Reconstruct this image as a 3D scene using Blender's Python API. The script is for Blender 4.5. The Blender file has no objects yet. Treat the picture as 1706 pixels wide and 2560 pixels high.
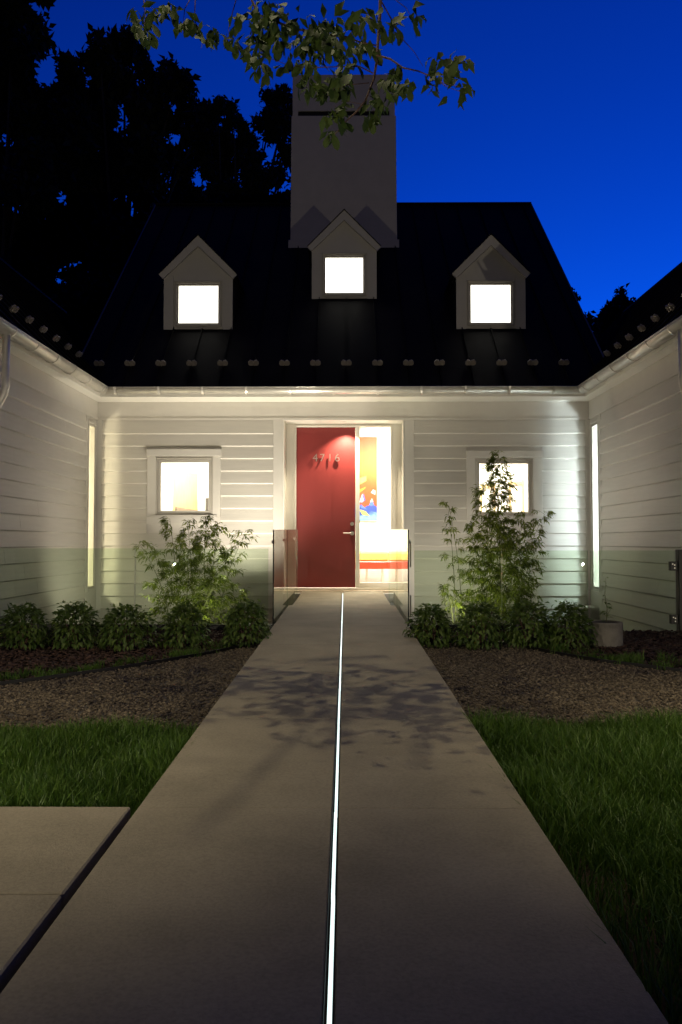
import bpy, bmesh, math, random
import numpy as np
from mathutils import Vector, Matrix

R = math.radians
sc = bpy.context.scene
col = sc.collection
random.seed(7)
rng = np.random.default_rng(7)

# ------------------------------------------------------------------ camera
CZ = 0.74                      # eye height (the landing at the front door is z = 0)
FPX = 2080.0                   # focal length in pixels of the 1706 px wide photograph
cam = bpy.data.cameras.new("camera")
cam_o = bpy.data.objects.new("camera", cam)
col.objects.link(cam_o)
cam_o.location = (0, 0, CZ)
cam_o.rotation_euler = (R(90 + 2.066), 0, R(0.468))
cam.sensor_fit = 'HORIZONTAL'
cam.sensor_width = 36
cam.lens = 36 * FPX / 1706
cam.clip_start = 0.05
cam.clip_end = 2000
sc.camera = cam_o

# ------------------------------------------------------------------ sky: dusk, the sun already set behind the house
world = bpy.data.worlds.new("World")
sc.world = world
world.use_nodes = True
wn = world.node_tree
sky = wn.nodes.new('ShaderNodeTexSky')
sky.sky_type = 'NISHITA'
sky.sun_disc = False
sky.sun_elevation = R(-4.6)
sky.sun_rotation = R(24)
sky.ozone_density = 3.0
tint = wn.nodes.new('ShaderNodeMix')
tint.data_type = 'RGBA'
tint.blend_type = 'MULTIPLY'
tint.inputs[0].default_value = 1.0
tint.inputs[7].default_value = (0.01, 0.33, 1.0, 1)      # tungsten white balance turns the dusk deep blue
wn.links.new(sky.outputs[0], tint.inputs[6])
wn.links.new(tint.outputs[2], wn.nodes['Background'].inputs[0])
wn.nodes['Background'].inputs[1].default_value = 0.72

# ------------------------------------------------------------------ exposure: a long exposure at dusk
sc.view_settings.view_transform = 'Standard'
sc.view_settings.look = 'None'
sc.view_settings.exposure = 4.0
sc.view_settings.gamma = 1.0
sc.view_settings.use_curve_mapping = False
sc.render.engine = 'CYCLES'
sc.cycles.use_denoising = True
sc.cycles.transparent_max_bounces = 24
sc.cycles.max_bounces = 8
sc.cycles.diffuse_bounces = 4
sc.cycles.glossy_bounces = 4
sc.cycles.sample_clamp_indirect = 4.0
sc.cycles.caustics_reflective = False
sc.cycles.caustics_refractive = False


# ================================================================== helpers
def tag(o, label=None, cat=None, group=None, kind=None):
    if label: o['label'] = label
    if cat: o['category'] = cat
    if group: o['group'] = group
    if kind: o['kind'] = kind
    return o


def link(o, parent=None):
    col.objects.link(o)
    if parent is not None:
        o.parent = parent
        o.matrix_parent_inverse = parent_inv(parent)
    return o


def parent_inv(p):
    m = Matrix.Identity(4)
    q = p
    while q is not None:
        m = q.matrix_parent_inverse @ q.matrix_basis @ m if q.parent else q.matrix_basis @ m
        q = q.parent
    return m.inverted()


def empty(name, loc=(0, 0, 0), parent=None):
    o = bpy.data.objects.new(name, None)
    o.location = loc
    o.empty_display_size = 0.1
    return link(o, parent)


class MB:
    """collects boxes, prisms, tubes into one mesh"""
    def __init__(s):
        s.v, s.f = [], []

    def add(s, vs, fs):
        n = len(s.v)
        s.v += [tuple(v) for v in vs]
        s.f += [tuple(i + n for i in f) for f in fs]
        return s

    def box(s, x0, x1, y0, y1, z0, z1):
        vs = [(x0, y0, z0), (x1, y0, z0), (x1, y1, z0), (x0, y1, z0), (x0, y0, z1), (x1, y0, z1), (x1, y1, z1), (x0, y1, z1)]
        return s.add(vs, [(0, 3, 2, 1), (4, 5, 6, 7), (0, 1, 5, 4), (1, 2, 6, 5), (2, 3, 7, 6), (3, 0, 4, 7)])

    def hexa(s, vs):
        return s.add(vs, [(0, 3, 2, 1), (4, 5, 6, 7), (0, 1, 5, 4), (1, 2, 6, 5), (2, 3, 7, 6), (3, 0, 4, 7)])

    def prism(s, prof, a, b):
        """closed 2-D profile given as 3-D offset vectors, swept from a to b"""
        n = len(prof)
        A, B = Vector(a), Vector(b)
        vs = [A + Vector(p) for p in prof] + [B + Vector(p) for p in prof]
        fs = [(i, (i + 1) % n, n + (i + 1) % n, n + i) for i in range(n)]
        fs += [tuple(range(n - 1, -1, -1)), tuple(range(n, 2 * n))]
        return s.add(vs, fs)

    def tube(s, pts, rad, n=8, cap=True):
        pts = [Vector(p) for p in pts]
        if not isinstance(rad, (list, tuple)): rad = [rad] * len(pts)
        base = len(s.v)
        ref = None
        for i, p in enumerate(pts):
            t = (pts[min(i + 1, len(pts) - 1)] - pts[max(i - 1, 0)]).normalized()
            if ref is None:
                ref = Vector((0, 0, 1)) if abs(t.z) < 0.9 else Vector((1, 0, 0))
            u = t.cross(ref).normalized()
            w = t.cross(u).normalized()
            ref = -w.cross(t) if False else ref
            for k in range(n):
                a = 2 * math.pi * k / n
                s.v.append(tuple(p + (u * math.cos(a) + w * math.sin(a)) * rad[i]))
        for i in range(len(pts) - 1):
            for k in range(n):
                a, b = base + i * n + k, base + i * n + (k + 1) % n
                s.f.append((a, b, b + n, a + n))
        if cap:
            s.f.append(tuple(base + k for k in range(n)))
            e = base + (len(pts) - 1) * n
            s.f.append(tuple(e + n - 1 - k for k in range(n)))
        return s

    def lathe(s, c, prof, n=24):
        base = len(s.v)
        for (r, z) in prof:
            for k in range(n):
                a = 2 * math.pi * k / n
                s.v.append((c[0] + r * math.cos(a), c[1] + r * math.sin(a), c[2] + z))
        for i in range(len(prof) - 1):
            for k in range(n):
                a, b = base + i * n + k, base + i * n + (k + 1) % n
                s.f.append((a, b, b + n, a + n))
        s.f.append(tuple(base + n - 1 - k for k in range(n)))
        e = base + (len(prof) - 1) * n
        s.f.append(tuple(e + k for k in range(n)))
        return s

    def mesh(s, name, mat=None, smooth=False, bevel=0):
        me = bpy.data.meshes.new(name)
        me.from_pydata(s.v, [], s.f)
        bm = bmesh.new()
        bm.from_mesh(me)
        bmesh.ops.recalc_face_normals(bm, faces=bm.faces)
        if bevel:
            bmesh.ops.bevel(bm, geom=list(bm.edges), offset=bevel, segments=1, affect='EDGES', clamp_overlap=True)
        bm.to_mesh(me)
        bm.free()
        if mat: me.materials.append(mat)
        if smooth:
            me.polygons.foreach_set('use_smooth', [True] * len(me.polygons))
        return me

    def build(s, name, mat, parent=None, smooth=False, bevel=0):
        return link(bpy.data.objects.new(name, s.mesh(name, mat, smooth, bevel)), parent)


def put(name, me, parent=None, mw=None):
    o = bpy.data.objects.new(name, me)
    if mw is not None:
        o.matrix_basis = mw
    return link(o, parent)


def tri_obj(name, V, T, mat, parent=None, attr=None):
    me = bpy.data.meshes.new(name)
    V = np.ascontiguousarray(V, dtype=np.float32)
    T = np.ascontiguousarray(T, dtype=np.int32)
    me.vertices.add(len(V))
    me.vertices.foreach_set('co', V.ravel())
    me.loops.add(T.size)
    me.loops.foreach_set('vertex_index', T.ravel())
    me.polygons.add(len(T))
    me.polygons.foreach_set('loop_start', np.arange(0, T.size, 3, dtype=np.int32))
    me.polygons.foreach_set('loop_total', np.full(len(T), 3, dtype=np.int32))
    me.update(calc_edges=True)
    if attr is not None:
        a = me.attributes.new('rnd', 'FLOAT', 'POINT')
        a.data.foreach_set('value', np.ascontiguousarray(attr, dtype=np.float32))
    me.materials.append(mat)
    return link(bpy.data.objects.new(name, me), parent)


# ------------------------------------------------------------------ materials
def mat(name, base, rough=0.6, metal=0.0, var=0.0, scale=4.0, bump=0.0, bscale=60.0, spec=0.5, stretch=(1, 1, 1), coat=0.0, fine=0.0):
    m = bpy.data.materials.new(name)
    m.use_nodes = True
    nt = m.node_tree
    p = nt.nodes['Principled BSDF']
    p.inputs['Base Color'].default_value = (*base, 1)
    p.inputs['Roughness'].default_value = rough
    p.inputs['Metallic'].default_value = metal
    p.inputs['Specular IOR Level'].default_value = spec
    p.inputs['Coat Weight'].default_value = coat
    if var or bump:
        tc = nt.nodes.new('ShaderNodeTexCoord')
        mp = nt.nodes.new('ShaderNodeMapping')
        mp.inputs['Scale'].default_value = stretch
        geo = nt.nodes.new('ShaderNodeNewGeometry')
        nt.links.new(geo.outputs['Position'], mp.inputs[0])
    if var:
        n = nt.nodes.new('ShaderNodeTexNoise')
        n.inputs['Scale'].default_value = scale
        n.inputs['Detail'].default_value = 6
        n.inputs['Roughness'].default_value = 0.6
        nt.links.new(mp.outputs[0], n.inputs['Vector'])
        r = nt.nodes.new('ShaderNodeMapRange')
        r.inputs[1].default_value = 0.3
        r.inputs[2].default_value = 0.7
        r.inputs[3].default_value = 1 - var
        r.inputs[4].default_value = 1 + var
        nt.links.new(n.outputs[0], r.inputs[0])
        hm = nt.nodes.new('ShaderNodeVectorMath')
        hm.operation = 'SCALE'
        hm.inputs[0].default_value = base
        if fine:
            n3 = nt.nodes.new('ShaderNodeTexNoise')
            n3.inputs['Scale'].default_value = 95
            n3.inputs['Detail'].default_value = 3
            nt.links.new(mp.outputs[0], n3.inputs['Vector'])
            r3 = nt.nodes.new('ShaderNodeMapRange')
            r3.inputs[1].default_value = 0.30
            r3.inputs[2].default_value = 0.62
            r3.inputs[3].default_value = 1 - fine * 1.6
            r3.inputs[4].default_value = 1 + fine * .5
            nt.links.new(n3.outputs[0], r3.inputs[0])
            mm = nt.nodes.new('ShaderNodeMath')
            mm.operation = 'MULTIPLY'
            nt.links.new(r.outputs[0], mm.inputs[0])
            nt.links.new(r3.outputs[0], mm.inputs[1])
            r = mm
        nt.links.new(r.outputs[0], hm.inputs[3])
        nt.links.new(hm.outputs[0], p.inputs['Base Color'])
    if bump:
        n2 = nt.nodes.new('ShaderNodeTexNoise')
        n2.inputs['Scale'].default_value = bscale
        n2.inputs['Detail'].default_value = 5
        nt.links.new(mp.outputs[0], n2.inputs['Vector'])
        b = nt.nodes.new('ShaderNodeBump')
        b.inputs['Strength'].default_value = bump
        b.inputs['Distance'].default_value = 0.01
        nt.links.new(n2.outputs[0], b.inputs['Height'])
        nt.links.new(b.outputs[0], p.inputs['Normal'])
    return m


def mat_emit(name, c, s):
    m = bpy.data.materials.new(name)
    m.use_nodes = True
    p = m.node_tree.nodes['Principled BSDF']
    p.inputs['Base Color'].default_value = (*[min(1, x * .8) for x in c], 1)
    p.inputs['Emission Color'].default_value = (*c, 1)
    p.inputs['Emission Strength'].default_value = s
    return m


def mat_leaf(name, a, b, rough=0.45, transl=0.25):
    """leaf: two greens picked per leaf by the 'rnd' attribute, some light passing through"""
    m = bpy.data.materials.new(name)
    m.use_nodes = True
    nt = m.node_tree
    p = nt.nodes['Principled BSDF']
    p.inputs['Roughness'].default_value = rough
    at = nt.nodes.new('ShaderNodeAttribute')
    at.attribute_name = 'rnd'
    oi = nt.nodes.new('ShaderNodeObjectInfo')
    ad = nt.nodes.new('ShaderNodeMath')
    ad.operation = 'ADD'
    nt.links.new(at.outputs['Fac'], ad.inputs[0])
    nt.links.new(oi.outputs['Random'], ad.inputs[1])
    fr = nt.nodes.new('ShaderNodeMath')
    fr.operation = 'FRACT'
    nt.links.new(ad.outputs[0], fr.inputs[0])
    cr = nt.nodes.new('ShaderNodeValToRGB')
    cr.color_ramp.elements[0].color = (*a, 1)
    cr.color_ramp.elements[1].color = (*b, 1)
    nt.links.new(fr.outputs[0], cr.inputs[0])
    nt.links.new(cr.outputs[0], p.inputs['Base Color'])
    tr = nt.nodes.new('ShaderNodeBsdfTranslucent')
    nt.links.new(cr.outputs[0], tr.inputs[0])
    mx = nt.nodes.new('ShaderNodeMixShader')
    mx.inputs[0].default_value = transl
    nt.links.new(p.outputs[0], mx.inputs[1])
    nt.links.new(tr.outputs[0], mx.inputs[2])
    nt.links.new(mx.outputs[0], nt.nodes['Material Output'].inputs[0])
    return m


def mat_glass(name, tintc, ior=1.5, haze=0.0):
    """architectural glass: clear tinted sheet that mirrors by Fresnel on its front faces"""
    m = bpy.data.materials.new(name)
    m.use_nodes = True
    nt = m.node_tree
    nt.nodes.remove(nt.nodes['Principled BSDF'])
    t = nt.nodes.new('ShaderNodeBsdfTransparent')
    t.inputs[0].default_value = (*tintc, 1)
    g = nt.nodes.new('ShaderNodeBsdfGlossy')
    g.inputs['Roughness'].default_value = 0.0
    g.inputs['Color'].default_value = (0.95, 1, 0.97, 1)
    fr = nt.nodes.new('ShaderNodeFresnel')
    fr.inputs[0].default_value = ior
    ge = nt.nodes.new('ShaderNodeNewGeometry')
    inv = nt.nodes.new('ShaderNodeMath')
    inv.operation = 'SUBTRACT'
    inv.inputs[0].default_value = 1
    nt.links.new(ge.outputs['Backfacing'], inv.inputs[1])
    mu = nt.nodes.new('ShaderNodeMath')
    mu.operation = 'MULTIPLY'
    nt.links.new(fr.outputs[0], mu.inputs[0])
    nt.links.new(inv.outputs[0], mu.inputs[1])
    mx = nt.nodes.new('ShaderNodeMixShader')
    nt.links.new(mu.outputs[0], mx.inputs[0])
    nt.links.new(t.outputs[0], mx.inputs[1])
    nt.links.new(g.outputs[0], mx.inputs[2])
    out = mx
    if haze:
        d = nt.nodes.new('ShaderNodeBsdfDiffuse')
        d.inputs[0].default_value = (0.5, 0.62, 0.45, 1)
        m2 = nt.nodes.new('ShaderNodeMixShader')
        m2.inputs[0].default_value = haze
        nt.links.new(mx.outputs[0], m2.inputs[1])
        nt.links.new(d.outputs[0], m2.inputs[2])
        out = m2
    nt.links.new(out.outputs[0], nt.nodes['Material Output'].inputs[0])
    return m


M = {}
M['siding'] = mat('siding_paint', (0.56, 0.53, 0.48), 0.55, var=0.05, scale=3.0, bump=0.12, bscale=14, stretch=(0.6, 0.6, 9))
M['trim'] = mat('trim_paint', (0.60, 0.57, 0.52), 0.5, var=0.03, scale=5)
M['casing'] = mat('casing_paint', (0.74, 0.71, 0.64), 0.4, var=0.02, scale=5)
M['white'] = mat('white_eave_paint', (0.80, 0.77, 0.70), 0.4)
M['sash'] = mat('sash_grey_paint', (0.45, 0.42, 0.37), 0.45)
M['roof'] = mat('dark_roof_metal', (0.011, 0.010, 0.009), 0.65, metal=0.0, spec=0.04, var=0.3, scale=1.5, bump=0.05, bscale=3)
M['rake'] = mat('rake_metal', (0.10, 0.10, 0.10), 0.5, metal=0.4)
M['gutter'] = mat('gutter_metal', (0.66, 0.63, 0.57), 0.33, metal=0.45, var=0.10, scale=6, stretch=(1, 1, 3))
M['guard'] = mat('snow_guard_bronze', (0.34, 0.30, 0.26), 0.5, metal=0.3, var=0.2, scale=30)
M['stucco'] = mat('chimney_stucco', (0.46, 0.425, 0.385), 0.85, var=0.05, scale=4, bump=0.25, bscale=90)
M['dormer'] = mat('dormer_paint', (0.52, 0.495, 0.46), 0.55, var=0.04, scale=3)
M['black'] = mat('black_metal', (0.012, 0.011, 0.010), 0.45, metal=0.2)
M['void'] = mat('dark_void', (0.003, 0.003, 0.003), 0.9)
M['door'] = mat('red_door_paint', (0.205, 0.026, 0.024), 0.42, var=0.04, scale=2)
M['steel'] = mat('brushed_steel', (0.75, 0.72, 0.66), 0.28, metal=0.9)
M['concrete'] = mat('concrete', (0.262, 0.231, 0.170), 0.85, var=0.17, scale=2.4, bump=0.22, bscale=170, spec=0.15, fine=0.09)
M['concrete2'] = mat('grey_concrete', (0.17, 0.155, 0.13), 0.85, var=0.3, scale=9, bump=0.3, bscale=80)
M['soil'] = mat('soil', (0.035, 0.026, 0.020), 0.95, var=0.4, scale=14, bump=0.6, bscale=50, spec=0.0)
M['gravel_bed'] = mat('gravel_bed', (0.07, 0.06, 0.05), 0.95, var=0.5, scale=60, bump=0.6, bscale=90)
M['mulch'] = mat('bark_mulch', (0.055, 0.030, 0.020), 0.9, var=0.4, scale=30)
M['wall_in'] = mat('interior_white', (0.82, 0.81, 0.78), 0.7)
M['floor_in'] = mat('interior_floor', (0.62, 0.52, 0.40), 0.35, var=0.1, scale=6, stretch=(1, 8, 1))
M['wood'] = mat('honey_wood', (0.50, 0.36, 0.17), 0.5, var=0.15, scale=4, stretch=(10, 10, 1))
M['dark_wood'] = mat('dark_cabinet', (0.06, 0.055, 0.045), 0.5)
M['grey_panel'] = mat('grey_brown_panel', (0.20, 0.15, 0.10), 0.6, var=0.2, scale=6)
M['bench_red'] = mat('red_orange_lacquer', (0.60, 0.055, 0.015), 0.3)
M['bench_yellow'] = mat('yellow_cushion', (0.80, 0.60, 0.16), 0.7)
M['bark'] = mat('bark', (0.055, 0.042, 0.030), 0.9, var=0.3, scale=20, bump=0.5, bscale=30)
M['twig'] = mat('twig_bark', (0.10, 0.055, 0.035), 0.8, var=0.3, scale=40)
M['culm'] = mat('bamboo_culm', (0.12, 0.13, 0.045), 0.45, var=0.2, scale=30)
M['glass_fence'] = mat_glass('green_glass', (0.878, 0.937, 0.860), 1.5, haze=0.004)
M['glass_rail'] = mat_glass('rail_glass', (0.93, 0.96, 0.925), 1.5, haze=0.004)
M['glass_edge'] = mat('glass_edge', (0.30, 0.42, 0.33), 0.15)
M['glass_edge_dark'] = mat('glass_edge_dark', (0.006, 0.008, 0.007), 0.2)
M['pane'] = mat_glass('window_pane', (0.97, 0.98, 0.97), 1.45)
M['blind'] = mat_emit('lit_window_blind', (1.0, 0.95, 0.86), 0.17)
M['strip'] = mat_emit('light_strip_lens', (0.80, 1.0, 0.98), 0.085)
M['lamp_warm'] = mat_emit('lamp_lens_warm', (1.0, 0.86, 0.62), 1.2)
M['lamp_cool'] = mat_emit('lamp_lens_cool', (0.85, 0.95, 1.0), 1.2)
M['marker'] = mat_emit('flood_lens', (0.75, 0.82, 1.0), 0.05)
M['grass'] = mat_leaf('grass_blade', (0.045, 0.115, 0.010), (0.11, 0.19, 0.020), 0.5, 0.35)
M['bamboo'] = mat_leaf('bamboo_leaf', (0.080, 0.115, 0.010), (0.19, 0.23, 0.026), 0.5, 0.4)
M['shrub'] = mat_leaf('shrub_leaf', (0.050, 0.10, 0.016), (0.13, 0.19, 0.032), 0.5, 0.35)
M['branch_leaf'] = mat_leaf('broad_leaf', (0.024, 0.052, 0.005), (0.052, 0.084, 0.009), 0.7, 0.25)
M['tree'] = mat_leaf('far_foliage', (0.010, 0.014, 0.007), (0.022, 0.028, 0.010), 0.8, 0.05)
M['stone'] = mat_leaf('gravel_stone', (0.055, 0.042, 0.027), (0.19, 0.150, 0.100), 0.9, 0.0)
M['chip'] = mat_leaf('mulch_chip', (0.03, 0.017, 0.012), (0.10, 0.052, 0.034), 0.9, 0.0)


# ------------------------------------------------------------------ levels
def zp(y): return -0.19 + 0.0154 * y          # walkway surface
def zg(y): return -0.275 + 0.0154 * y         # yard surface


YW = 12.50       # face of the entry wall sheathing
XL, XR = -3.80, 3.645     # wing wall planes
EZ = 2.975       # eave height
EY = 11.98       # eave line of the main roof
SL = 0.9         # main roof slope
MOAT = -0.51     # floor of the sunken court
PX0, PX1 = -0.716, 0.587  # walkway edges


def unproj(px, py, depth):
    """world point that lies `depth` metres out along the garden axis"""
    return Vector(((px - 870) / FPX * depth, depth, CZ - (py - 1355) / FPX * depth))


# ================================================================== ground
g = MB().box(-700, 700, -300, 1200, -1.9, -1.6)
tag(g.build('ground', M['soil']), kind='structure')
g = MB()
g.hexa([(-30, -14, -0.9), (30, -14, -0.9), (30, 8.30, -0.9), (-30, 8.30, -0.9),
        (-30, -14, zg(-14)), (30, -14, zg(-14)), (30, 8.30, zg(8.3)), (-30, 8.30, zg(8.3))])
tag(g.build('front_yard', M['soil']), kind='structure')
g = MB().box(-3.9, 3.8, 8.42, 12.6, MOAT - 0.3, MOAT)
tag(g.build('sunken_court', M['gravel_bed']), kind='structure')

# gravel bed sheets with curved edging
edgeL = [(-3.6, 4.75), (-2.9, 5.0), (-2.24, 5.35), (-1.63, 5.98), (-1.15, 6.65), (-0.80, 7.27), (-0.735, 7.36)]
edgeR = [(0.60, 7.42), (1.43, 7.27), (1.65, 6.75), (1.91, 6.33), (2.34, 5.9), (2.9, 5.55), (3.6, 5.25)]


def edge_y(x, e):
    xs = [p[0] for p in e]
    return np.interp(x, xs, [p[1] for p in e])


def sheet(name, pts, z_off, m):
    bm = bmesh.new()
    vs = [bm.verts.new((x, y, zg(y) + z_off)) for x, y in pts]
    bm.faces.new(vs)
    bmesh.ops.recalc_face_normals(bm, faces=bm.faces)
    if bm.faces[:][0].normal.z < 0:
        bmesh.ops.reverse_faces(bm, faces=bm.faces)
    me = bpy.data.meshes.new(name)
    bm.to_mesh(me)
    bm.free()
    me.materials.append(m)
    return link(bpy.data.objects.new(name, me))


tag(sheet('gravel_path_left', [(-3.6, 4.05), (-0.735, 4.10)] + edgeL[::-1], 0.004, M['gravel_bed']), kind='structure')
tag(sheet('gravel_path_right', [(0.60, 4.2), (3.6, 4.2)] + edgeR[::-1], 0.004, M['gravel_bed']), kind='structure')


def steel_edging(e, label):
    m = MB()
    for (a, b) in zip(e[:-1], e[1:]):
        d = Vector((b[0] - a[0], b[1] - a[1], 0)).normalized()
        n = Vector((-d.y, d.x, 0)) * 0.004
        za, zb = zg(a[1]), zg(b[1])
        m.hexa([(a[0] - n.x, a[1] - n.y, za - .05), (a[0] + n.x, a[1] + n.y, za - .05), (b[0] + n.x, b[1] + n.y, zb - .05), (b[0] - n.x, b[1] - n.y, zb - .05),
                (a[0] - n.x, a[1] - n.y, za + .035), (a[0] + n.x, a[1] + n.y, za + .035), (b[0] + n.x, b[1] + n.y, zb + .035), (b[0] - n.x, b[1] - n.y, zb + .035)])
    tag(m.build('garden_edging', M['black']), label, 'edging', 'curved edging strips in the beds')


steel_edging(edgeL, 'dark curved edging strip between gravel and planting bed left of walkway')
steel_edging(edgeR, 'dark curved edging strip through the weeds right of walkway')

# ------------------------------------------------------------------ walkway: cast slabs in two rows with a light groove between
walk = empty('walkway', (-0.07, 0, zp(0)))
tag(walk, kind='structure')
joints = [-3.74, -2.43, -1.12, 0.19, 1.50, 2.81, 4.12, 5.43, 6.74, 8.05, 10.2, 12.46]
GX = -0.056


def sh(y): return -0.0034 * (y - 7)          # the walk runs a touch off the house axis


for a, b in zip(joints[:-1], joints[1:]):
    for (x0, x1) in ((PX0, GX - 0.012), (GX + 0.012, PX1)):
        bridge = a > 8
        xa, xb = x0, x1
        if a > 10:                       # the landing slab leaves a drain slot along the rails
            xa, xb = (x0 + 0.05, x1) if x0 < -0.5 else (x0, x1 - 0.05)
        t = 0.16
        y0, y1 = a + 0.0008, b - 0.0008
        s0, s1 = sh(y0), sh(y1)
        MB().hexa([(xa + s0, y0, zp(y0) - t), (xb + s0, y0, zp(y0) - t), (xb + s1, y1, zp(y1) - t), (xa + s1, y1, zp(y1) - t),
                   (xa + s0, y0, zp(y0)), (xb + s0, y0, zp(y0)), (xb + s1, y1, zp(y1)), (xa + s1, y1, zp(y1))]).build('slab', M['concrete'], walk, bevel=0.003)
# bed of the groove / bridge beam
m = MB()
m.hexa([(GX - .10, -3.7, zp(-3.7) - .30), (GX + .10, -3.7, zp(-3.7) - .30), (GX + .06, 12.4, zp(12.4) - .30), (GX - .06, 12.4, zp(12.4) - .30),
        (GX - .10, -3.7, zp(-3.7) - .161), (GX + .10, -3.7, zp(-3.7) - .161), (GX + .06, 12.4, zp(12.4) - .161), (GX - .06, 12.4, zp(12.4) - .161)])
m.build('groove_bed', M['void'], walk)
for (x0, x1) in ((PX0 - 0.02, PX0 + 0.06), (PX1 - 0.06, PX1 + 0.02)):
    MB().hexa([(x0, 8.3, -.45), (x1, 8.3, -.45), (x1, 12.5, -.45), (x0, 12.5, -.45),
               (x0, 8.3, zp(8.3) - .161), (x1, 8.3, zp(8.3) - .161), (x1, 12.5, zp(12.5) - .161), (x0, 12.5, zp(12.5) - .161)]).build('bridge_beam', M['void'], walk)

side = empty('side_paving', (-2, 1.5, zp(1.5)))
tag(side, kind='structure')
for a, b in ((-1.2, 0.82), (0.82, 2.15), (2.15, 2.82)):
    y0, y1 = a + .003, b - .003
    for (x0, x1) in ((-3.2, -0.728),):
        MB().hexa([(x0, y0, zp(y0) - .14), (x1, y0, zp(y0) - .14), (x1, y1, zp(y1) - .14), (x0, y1, zp(y1) - .14),
                   (x0, y0, zp(y0)), (x1, y0, zp(y0)), (x1, y1, zp(y1)), (x0, y1, zp(y1))]).build('slab', M['concrete'], side, bevel=0.005)

for sx in (-1, 1):  # added black liners keep the strip's glow off the groove sides
    xe = GX + sx * .0119
    xa, xb = sorted((xe, xe - sx * .0025))
    c0, c1 = sh(-3.7), sh(12.4)
    MB().hexa([(xa + c0, -3.7, zp(-3.7) - .10), (xb + c0, -3.7, zp(-3.7) - .10), (xb + c1, 12.4, zp(12.4) - .10), (xa + c1, 12.4, zp(12.4) - .10),
               (xa + c0, -3.7, zp(-3.7) - .0015), (xb + c0, -3.7, zp(-3.7) - .0015), (xb + c1, 12.4, zp(12.4) - .0015), (xa + c1, 12.4, zp(12.4) - .0015)]).build('groove_shade_liner', M['void'], walk)
# light strip set into the groove
strip = empty('light_strip', (GX, 1, zp(1)))
tag(strip, 'glowing white light strip set into the middle of the walkway', 'light strip')
y = 0.3
k = 0
offs = 0.0
while y < 12.05:
    ln = 0.62 if y < 4 else 0.9
    y1 = min(y + ln, 12.08)
    if not (4.05 < y < 4.3):
        o_ = random.uniform(-0.0004, 0.0012)
        a, b = y + 0.004, y1 - 0.004
        fa, fb = o_ + sh(a), o_ + sh(b)
        z0, z1 = zp(a) - 0.004, zp(b) - 0.004
        MB().hexa([(GX - .003 + fa, a, z0 - .02), (GX + .006 + fa, a, z0 - .02), (GX + .006 + fb, b, z1 - .02), (GX - .003 + fb, b, z1 - .02),
                   (GX - .003 + fa, a, z0), (GX + .006 + fa, a, z0), (GX + .006 + fb, b, z1), (GX - .003 + fb, b, z1)]).build('strip_segment', M['strip'], strip)
    y = y1

# ================================================================== the house
house = empty('house', (0, 12.5, 0))
tag(house, 'white clapboard house with dark metal roof, three dormers and red front door', 'house')

ROW0 = 2.366
EXPO = 0.188


def quad_wall(axis, c0, c1, a0, a1, z0, z1, holes, name, m):
    """wall slab between planes c0 and c1 (axis 'y' = spans x, axis 'x' = spans y) with rectangular holes (a,b,zlo,zhi)"""
    A = sorted({a0, a1, *[h[0] for h in holes], *[h[1] for h in holes]})
    Z = sorted({z0, z1, *[h[2] for h in holes], *[h[3] for h in holes]})
    mb = MB()

    def P(a, c, z): return (a, c, z) if axis == 'y' else (c, a, z)

    def solid(i, j):
        if i < 0 or j < 0 or i >= len(A) - 1 or j >= len(Z) - 1: return False
        am, zm = (A[i] + A[i + 1]) / 2, (Z[j] + Z[j + 1]) / 2
        return not any(h[0] < am < h[1] and h[2] < zm < h[3] for h in holes)
    for i in range(len(A) - 1):
        for j in range(len(Z) - 1):
            if not solid(i, j): continue
            a, b, zl, zh = A[i], A[i + 1], Z[j], Z[j + 1]
            for c in (c0, c1):
                mb.add([P(a, c, zl), P(b, c, zl), P(b, c, zh), P(a, c, zh)], [(0, 1, 2, 3)])
            if not solid(i - 1, j): mb.add([P(a, c0, zl), P(a, c1, zl), P(a, c1, zh), P(a, c0, zh)], [(0, 1, 2, 3)])
            if not solid(i + 1, j): mb.add([P(b, c0, zl), P(b, c1, zl), P(b, c1, zh), P(b, c0, zh)], [(0, 1, 2, 3)])
            if not solid(i, j - 1): mb.add([P(a, c0, zl), P(b, c0, zl), P(b, c1, zl), P(a, c1, zl)], [(0, 1, 2, 3)])
            if not solid(i, j + 1): mb.add([P(a, c0, zh), P(b, c0, zh), P(b, c1, zh), P(a, c1, zh)], [(0, 1, 2, 3)])
    bm = bmesh.new()
    me = bpy.data.meshes.new(name)
    me.from_pydata(mb.v, [], mb.f)
    bm.from_mesh(me)
    bmesh.ops.remove_doubles(bm, verts=bm.verts, dist=1e-5)
    bmesh.ops.recalc_face_normals(bm, faces=bm.faces)
    bm.to_mesh(me)
    bm.free()
    me.materials.append(m)
    return link(bpy.data.objects.new(name, me), house)


# window openings on the entry wall (x0,x1,z0,z1 of the outer casing)
WL = (-3.022, -1.911, 1.014, 2.140)
WR = (1.783, 2.918, 0.996, 2.112)
HL = (-2.90, -2.02, 1.13, 2.01)
HR = (1.90, 2.79, 1.11, 1.99)
DOORH = (-0.977, 0.852, -0.03, 2.595)

entry_wall = quad_wall('y', YW, YW + 0.14, XL, XR, -0.9, 3.1, [HL, HR, DOORH], 'entry_wall', M['trim'])
NWL = (12.03, 12.42, 0.02, 2.52)        # narrow corner window, left wing
NWR = (12.00, 12.40, 0.02, 2.52)
left_wall = quad_wall('x', XL, XL - 0.14, 7.3, 18.5, -0.9, 3.1, [NWL], 'left_wing_wall', M['trim'])
right_wall = quad_wall('x', XR, XR + 0.14, 7.3, 18.5, -0.9, 3.1, [NWR], 'right_wing_wall', M['trim'])
left_wall['label'] = 'left wing wall of white lap siding'
right_wall['label'] = 'right wing wall of white lap siding'


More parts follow.
